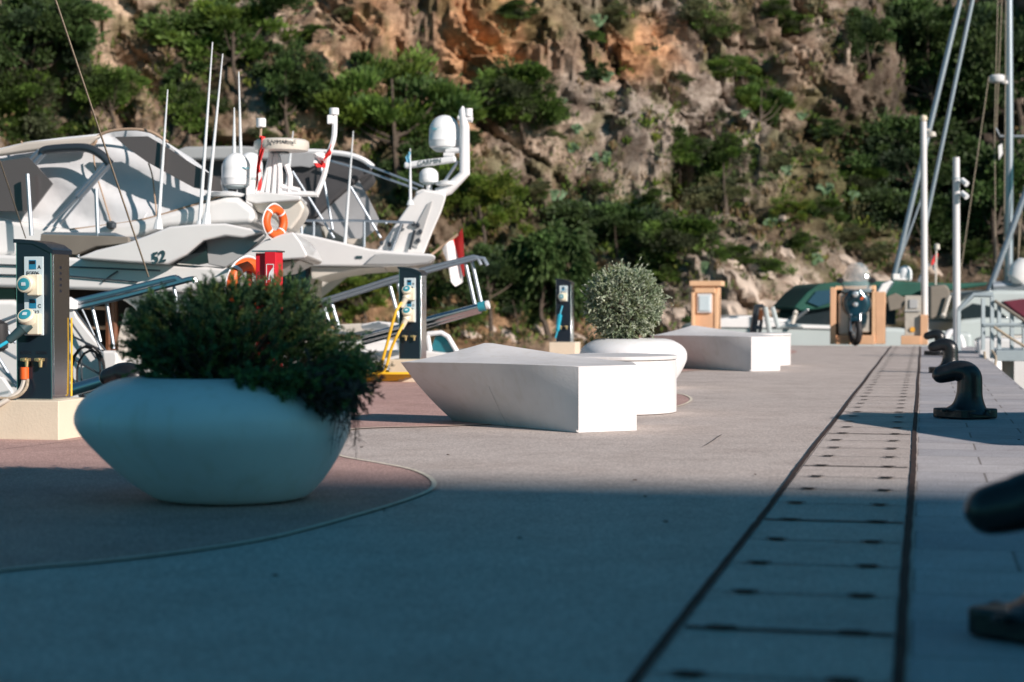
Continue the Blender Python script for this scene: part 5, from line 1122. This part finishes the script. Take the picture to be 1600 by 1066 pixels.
for j in range(9):
    t_ = j/8; z = 1.04+.58*t_; hw = .29*(1-.45*t_**2.2)
    if j == 8: hw = .09
    for i in range(9): s = -1+2*i/8; vs.append(L(hw*s, .17+.10*s*s+.10*t_, z))
fs = [(j*9+i, j*9+i+1, (j+1)*9+i+1, (j+1)*9+i) for j in range(8) for i in range(8)]
mb.add(vs, fs); mb.add([v+RT@Vector((0, .005, 0)) for v in vs], [f[::-1] for f in fs]); obj('windshield', mb, M_['shield'], sc_, world=True)
mb = MB(); mb.tube([L(-.12, .75, .25), L(-.2, .8, .02)], .014, 6); obj('kickstand', mb, M_['dtube'], sc_, world=True)

# poles
def pole(px, top, bot, D, wpx, name, label, cat):
    b = P(px, bot, D); t_ = P(px-(2 if 'lamp' in name else 1), top, D); r_ = wpx/2/F*D; tt = thing(name, label, cat, b)
    mb = MB(); mb.tube([b, t_], [r_, r_*.88], 18); obj('pole', mb, M_['pole'], tt, world=True); return tt, t_, r_
tp, top_, r_ = pole(1445, 190, 539, 35.1, 11, 'lamp_pole', 'tallest white pole with a ball finial and small floodlight, rising behind the cabinet stand', 'lamp pole')
mb = MB(); mb.lathe([(.01, -.07), (.06, -.045), (.075, 0), (.06, .045), (.01, .07)], top_+Vector((0, 0, .06)), 16); obj('finial', mb, M_['cream'], tp, world=True)
mb = MB(); q_ = P(1456, 210, 35.1); mb.tube([P(1446, 203, 35.1), P(1453, 203, 35.1)], .02, 8); mb.lathe([(.03, -.06), (.09, -.04), (.07, .04), (.02, .06)], q_, 14); obj('floodlight', mb, M_['cab'], tp, world=True)
tp, top_, r_ = pole(1495, 246, 546, 31.6, 12, 'camera_pole', 'shorter thick white pole with two cameras on its right side, by the railing', 'camera pole')
for y in (284, 304):
    mb = MB(); mb.tube([P(1498, y-3, 31.6), P(1505, y, 31.6)], .02, 8); mb.tube([P(1503, y-3, 31.5), P(1511, y+4, 31.4)], [.045, .05], 10); obj('camera', mb, M_['white'], tp, world=True)
mb = MB(); mb.tube([P(1494, 278, 31.6), P(1494, 280, 31.6)], r_*1.08, 18); mb.tube([P(1490, 535, 31.6), P(1490, 545, 31.6)], .05, 10); obj('collar', mb, M_['gal'], tp, world=True)
# railings of the side jetty on the right
UR = 27.6
jr = thing('jetty_railing', 'pale blue-grey railing with sloping handrail at the right edge of the pier', 'railing', PU(1540, 550, UR), RZ)
TBS('post', [[(1498, 548), (1498, 483)], [(1536, 547), (1536, 466)], [(1550, 560), (1550, 462)], [(1561, 546), (1561, 476)], [(1581, 546), (1581, 490)], [(1600, 546), (1600, 500)], [(1620, 546), (1620, 510)]], UR, .036, 'gal', jr, 4)
TBS('top_rail', [[(1498, 484), (1521, 461), (1552, 461)]], UR, .036, 'gal', jr, 6); TBS('mid_rail', [[(1536, 508), (1640, 508)]], UR-.02, .03, 'gal', jr, 6)
TBS('hand_rail', [[(1554, 470), (1640, 528)]], UR-.05, .026, 'taupe', jr, 6); TBS('rope', [[(1553, 511), (1575, 526), (1600, 541), (1640, 560)]], UR-.1, .022, 'rope', jr, 6)
mb = MB(); a_ = PU(1556, 556, UR); b_ = PU(1680, 556, UR); c_ = (a_+b_)/2; mb.box(c_+U*.8+Vector((0, 0, 0)), ((b_-a_).length, 1.8, .16), RZ); tag(obj('side_jetty', mb, M_['gal'], bevel=.01), 'narrow grey floating jetty leading off to the right below the railing', 'jetty')
mb = MB(); 
for xx in (1575, 1640): mb.tube([PU(xx, 560, UR+.3), PU(xx, 560, UR+.3)-Vector((0, 0, 1.5))], .09, 12)
tag(obj('jetty_pile', mb, M_['conc']), 'dark piles under the side jetty', 'pile')
mb = MB(); mb.tube(smooth([PU(1538, 550, UR-.4), PU(1542, 575, UR-.6), PU(1552, 580, UR-.6), PU(1556, 560, UR-.5), PU(1550, 548, UR-.4)], 5), .018, 7); tag(obj('mooring_rope', mb, M_['rope']), 'beige mooring rope looped at the foot of the railing', 'rope')
# white bent vent pipe and dark gear near far bollard
mb = MB(); mb.tube(smooth([P(1477, 543, 33.4), P(1477, 530, 33.4), P(1484, 520, 33.4), P(1494, 522, 33.4), P(1502, 532, 33.4), P(1504, 543, 33.4)], 4), .065, 12); tag(obj('vent_pipe', mb, M_['white']), 'bent white pipe between the two black bollard heads and the white pole', 'pipe')
# ---------------------------- green canopy boat past the pier end
bG = thing('motorboat', 'grey-hulled boat with long green canvas canopy beyond the pier end', 'motorboat', P(1300, 560, 39), 0)
def SW(name, px, D, dep, m_, parent, bevel=.04):
    mb = MB(); mb.prism([P(x, y, D) for x, y in px], (0, dep, 0)); return obj(name, mb, M_[m_], parent, world=True, bevel=bevel, seg=3)
SW('hull', [(1090, 512), (1130, 500), (1180, 498), (1236, 506), (1300, 508), (1400, 512), (1520, 520), (1520, 640), (1110, 640)], 38, 4, 'hullg', bG, .10)
SW('gunwale', [(1088, 507), (1120, 499), (1180, 495), (1180, 500), (1236, 507), (1380, 512), (1380, 517), (1236, 513), (1130, 512), (1092, 514)], 37.95, .2, 'gel', bG, .02)
SW('foredeck', [(1110, 500), (1150, 494), (1180, 493), (1240, 500), (1240, 507), (1110, 506)], 38.3, 3, 'gel', bG, .04)
SW('windscreen', [(1222, 503), (1262, 478), (1300, 474), (1400, 474), (1400, 508), (1250, 507)], 38.4, 2.8, 'glass', bG, .02)
SW('canopy', [(1240, 480), (1262, 456), (1280, 443), (1320, 440), (1390, 439), (1440, 441), (1490, 443), (1545, 441), (1540, 447), (1480, 455), (1460, 462), (1390, 464), (1330, 474), (1280, 483), (1250, 486)], 38.2, 3.2, 'green', bG, .06)
SW('canopy_window', [(1262, 472), (1276, 455), (1297, 453), (1299, 472), (1280, 479)], 38.15, .03, 'bluewin', bG, .0)
SW('canopy_strut', [(1236, 500), (1262, 482), (1265, 485), (1240, 504)], 38.0, .08, 'steel', bG, .01)
mb = MB(); mb.tube([P(1236, 512, 37.9), P(1242, 492, 37.9)], .05, 8); mb.lathe([(.02, -.05), (.06, 0), (.02, .06)], P(1243, 489, 37.9), 10); obj('cleat_post', mb, M_['gelc'], bG, world=True)
SW('rear_panel', [(1386, 464), (1400, 458), (1418, 468), (1410, 482), (1390, 486)], 38.1, .1, 'taupe', bG, .02)
SW('seat_cover', [(1452, 448), (1478, 444), (1485, 452), (1486, 464), (1478, 488), (1470, 498), (1452, 500)], 37.6, .5, 'taupe', bG, .06)
mb = MB(); mb.tube([P(1484, 462, 37.5), P(1475, 492, 37.5)], .035, 8); mb.lathe([(.02, -.06), (.07, 0), (.02, .06)], P(1474, 493, 37.5), 10); obj('davit', mb, M_['gelc'], bG, world=True)
SW('arch', [(1371, 456), (1378, 444), (1392, 438), (1398, 442), (1388, 456), (1384, 462), (1372, 462)], 37.8, .3, 'gel', bG, .03)
def dW(cx, top, bot, rad, D, parent):
    zt, zb = P(cx, top, D).z, P(cx, bot, D).z; c = P(cx, bot, D); Rr = rad/F*D; hh = zt-zb
    mb = MB(); mb.lathe([(Rr*.8, 0), (Rr, hh*.12), (Rr, hh*.5)]+[(Rr*math.cos(R(a)), hh*.5+hh*.5*math.sin(R(a))) for a in range(10, 90, 10)]+[(.003, hh)], c, 28); obj('satellite_dome', mb, M_['dome'], parent, world=True)
dW(1414, 415, 439, 11, 38.6, bG); mb = MB(); mb.box(P(1399, 433, 38.4), (.16, .2, .14)); mb.box(P(1404, 437, 38.4), (.3, .2, .06)); obj('roof_equipment', mb, M_['gel'], bG, world=True, bevel=.03)
mb = MB(); mb.tube([P(1462, 445, 38), P(1463, 388, 38)], .02, 6); mb.lathe([(.02, -.07), (.06, -.05), (.06, .05), (.02, .07)], P(1464, 386, 38), 12); obj('flag_staff', mb, M_['gelc'], bG, world=True)
for cn, pts in (('flagw', [(1456, 400), (1461, 398), (1461, 425), (1457, 420)]), ('flagr', [(1461, 397), (1466, 396), (1465, 402), (1458, 414), (1455, 414), (1457, 406)])):
    SW('flag', pts, 38.05 if cn == 'flagw' else 38.0, .01, cn, bG, .0)
TBS('mast_bracket', [[(1435, 440), (1442, 425), (1452, 412)], [(1437, 441), (1445, 428)]], 38.2, .03, 'tube', bG)
# ---------------------------- sailing catamaran / white yacht at right
sB = thing('sailing_yacht', 'pale sailing yacht with tall mast, stays and maroon cover at the right edge', 'sailing yacht', P(1575, 560, 41), 0)
SW('hull', [(1480, 520), (1500, 500), (1540, 496), (1700, 502), (1760, 510), (1740, 640), (1490, 640)], 40, 4, 'hullg', sB, .10)
SW('coachroof', [(1484, 486), (1500, 470), (1530, 457), (1560, 453), (1620, 454), (1700, 460), (1720, 500), (1620, 506), (1560, 508), (1520, 501), (1490, 500)], 40.3, 3.4, 'hullg', sB, .10)
SW('side_window', [(1500, 486), (1520, 474), (1545, 478), (1570, 492), (1580, 502), (1540, 501), (1505, 499)], 40.26, .08, 'glass', sB, .02)
SW('cover', [(1566, 471), (1600, 467), (1700, 470), (1700, 520), (1620, 510), (1585, 486)], 40.2, .3, 'maroon', sB, .04)
mb = MB(); mb.tube([P(1576, 455, 41), P(1577, 200, 41), P(1576, -60, 41)], [.10, .095, .085], 16); mast = obj('mast', mb, M_['alu'], sB, world=True)
mb = MB(); mb.tube([P(1556, 200, 41), P(1562, 213, 41), P(1640, 214, 41)], .025, 8); mb.tube([P(1576, 213, 41), P(1600, 213, 41)], .025, 8); obj('spreader', mb, M_['alu'], mast, world=True)
mb = MB(); mb.lathe([(.05, -.09), (.16, -.08), (.18, -.04), (.18, .04), (.14, .08), (.01, .09)], P(1558, 123, 40.8), 24); mb.tube([P(1560, 126, 40.8), P(1576, 130, 41)], .05, 8); obj('mast_radar', mb, M_['pole'], mast, world=True)
for a_, b_, rr in (((1545, 455), (1640, 200), .075), ((1395, 440), (1510, -40), .065), ((1446, 350), (1528, -40), .05), ((1388, 455), (1440, 310), .03)):
    mb = MB(); mb.tube([P(*a_, 40.5), P(*b_, 40.5)], rr, 10); obj('furled_sail', mb, M_['alu'], sB, world=True)
mb = MB()
for a_, b_ in (((1556, 455), (1554, 195)), ((1568, 455), (1572, 0)), ((1554, 195), (1560, -40)), ((1557, 200), (1567, -40)), ((1588, 440), (1600, 290)), ((1500, 430), (1545, 120)), ((1590, 440), (1594, 300))): mb.tube([P(*a_, 40.7), P(*b_, 40.7)], .011, 5)
obj('rigging', mb, M_['rope'], sB, world=True)
mb = MB(); mb.lathe([(.02, -.3), (.22, -.2), (.28, 0), (.2, .25), (.02, .35)], P(1594, 425, 40.4), 16, Matrix.Rotation(R(35), 3, 'Y')); obj('folded_sail', mb, M_['gel'], sB, world=True)
mb = MB(); mb.tube([P(1550, 448, 40.5), P(1700, 440, 40.5)], .12, 12); obj('boom', mb, M_['alu'], sB, world=True)
SW('pennant', [(1560, 228), (1566, 224), (1567, 240), (1561, 250)], 40.6, .01, 'flagw', sB, .0)
# white dinghy and low white hull by the jetty
dn = thing('dinghy', 'sunlit white dinghy poking out below the quay edge at right', 'dinghy', Q(26, 1.8, -1.1), RZ)
def dinghyhull(c, L_, W_, par, nm, m_):
    vs = []; n = 12
    for i in range(n+1):
        s = i/n; hw = W_/2*(1-s**3)**.6 if s < 1 else .01
        for x, z in ((-1, .55), (-.85, .1), (0, -.05), (.85, .1), (1, .55), (.8, .55), (.6, .2), (-.6, .2), (-.8, .55)): vs.append(c+U*(L_*s)+V*(x*hw)+Vector((0, 0, z+(.18*s*s))))
    mb = MB(); k = 9; mb.add(vs, [(i*k+j, i*k+(j+1) % k, (i+1)*k+(j+1) % k, (i+1)*k+j) for i in range(n) for j in range(k)]+[tuple(range(k))[::-1]]); return obj(nm, mb, M_[m_], par, world=True)
dinghyhull(Q(19.5, 2.05, -1.05), 4.2, 1.7, dn, 'hull', 'gel')
mb = MB(); mb.box(Q(21, 2.05, -.62), (1.2, .3, .05), RZ); mb.box(Q(22.3, 2.05, -.6), (1.1, .3, .05), RZ); obj('thwart', mb, M_['gelc'], dn, world=True, bevel=.01)
mb = MB(); mb.box(Q(19.35, 2.05, -.5), (.3, .25, .45), RZ); obj('outboard', mb, M_['rub'], dn, world=True, bevel=.05)
wb = thing('motorboat', 'low white boat deck seen between the railing posts', 'motorboat', Q(31, 3.8, -1.1), RZ)
mb = MB(); mb.prism([PU(1525, 532, 30), PU(1540, 528, 30), PU(1760, 530, 30), PU(1760, 640, 30), PU(1540, 640, 30)], U*1.6); obj('hull', mb, M_['gel'], wb, world=True, bevel=.06)
mb = MB(); mb.prism([PU(1560, 524, 30.4), PU(1740, 524, 30.4), PU(1740, 530, 30.4), PU(1550, 530, 30.4)], U*1.0); obj('deck', mb, M_['gelc'], wb, world=True, bevel=.03)
for uu in (30.0, 31.2):
    mb = MB(); mb.lathe([(.02, -.22), (.09, -.17), (.10, 0), (.09, .17), (.02, .22)], Q(uu, 1.15, -.3), 14); tag(obj('fender', mb, M_['white']), ('nearer' if uu < 31 else 'farther')+' of the two white fenders on the quay wall under the railing', 'fender', 'white fenders at the right quay wall')

# ================================================================== unseen building off to the right, shaped to throw the foreground shade
tb = thing('shade_building', 'unseen tall building off to the right behind the camera, shaped to shade the foreground', 'building', (58, -30, 0))
mb = MB(); mb.box((0, 0, 0), (1, 1, 1)); 
def bbox(x0, x1, y0, y1, z0, z1, nm, m_, bev=0): mb = MB(); mb.box(((x0+x1)/2, (y0+y1)/2, (z0+z1)/2), (x1-x0, y1-y0, z1-z0)); return obj(nm, mb, M_[m_], tb, world=True, bevel=bev)
HB = 30.0; ga, gb = G(1430, 764), G(50, 737); ed = (ga-gb).normalized(); sxy = Vector((SUN.x, SUN.y, 0)).normalized()
mid_ = (ga+gb)/2+sxy*(HB/math.tan(SUN_EL)); nrm_ = Vector((-ed.y, ed.x, 0)); ang_ = math.atan2(ed.y, ed.x)
tb.location = (mid_.x, mid_.y, 0); tb.rotation_euler = (0, 0, ang_)     # local x along the roof edge, local -y behind it
def bbox(x0, x1, y0, y1, z0, z1, nm, m_): mb = MB(); mb.box(((x0+x1)/2, (y0+y1)/2, (z0+z1)/2), (x1-x0, y1-y0, z1-z0)); return obj(nm, mb, M_[m_], tb)
bbox(-34, 34, -42, -.3, -1.2, HB-.5, 'wall', 'wall'); bbox(-34.3, 34.3, -42.3, 0, HB-.5, HB, 'roof', 'conc')
mb = MB()
for f_ in range(8):
    for j in range(15): mb.box((-30+j*4.3, -.27, 2.5+f_*3.4), (1.6, .1, 1.7))
o_ = obj('window', mb, M_['glass'], tb); tag(o_, kind='stuff')
mb = MB()
for f_ in range(8): mb.box((0, .2-.3, 1.4+f_*3.4), (62, .25, .15))
o_ = obj('balcony', mb, M_['conc'], tb); tag(o_, kind='stuff')
mb = MB(); mb.box((62, -62, -.9), (110, 80, .6)); struct('far_quay', mb, M_['conc'])
# unseen motorboat added outside the frame; canopy outline shaped to shade the slabs
shade_boat = thing('motorboat', 'unseen white motorboat added outside the right edge, its canopy shaped to shade the slabs', 'motorboat', (6.5, 10, -1.1), RZ)
mb = MB(); mb.prism([Vector((x, 8.6, z)) for x, z in ((4.75, -1.2), (4.6, -.05), (9.5, .2), (10.6, .3), (9.6, -1.2))], (0, 3.0, 0)); obj('hull', mb, M_['gel'], shade_boat, world=True, bevel=.12)
cp_ = [Vector((2.45, 12.85, 0)), Vector((2.30, 12.5, 0)), Vector((2.35, 11.9, 0)), Vector((2.62, 10.9, 0)), Vector((2.80, 10.1, 0)), Vector((6.5, 9.4, 0)), Vector((6.5, 13.4, 0)), Vector((3.2, 13.1, 0))]  # wanted shadow outline on the deck, moved sunward to form the canopy
zc_ = 1.25; mb = MB(); mb.prism([p+sxy*(zc_/math.tan(SUN_EL))+Vector((0, 0, zc_)) for p in cp_], (0, 0, .06)); obj('canopy', mb, M_['greycanvas'], shade_boat, world=True, bevel=.02)
mb = MB()
for k_ in (0, 4, 5, 6): p = cp_[k_]+sxy*(zc_/math.tan(SUN_EL)); p = p*.97+Vector((.2, .3, 0)); mb.tube([Vector((p.x, min(max(p.y, 8.8), 11.4), .05)), Vector((p.x, p.y, zc_))], .02, 8)
obj('canopy_pole', mb, M_['tube'], shade_boat, world=True)
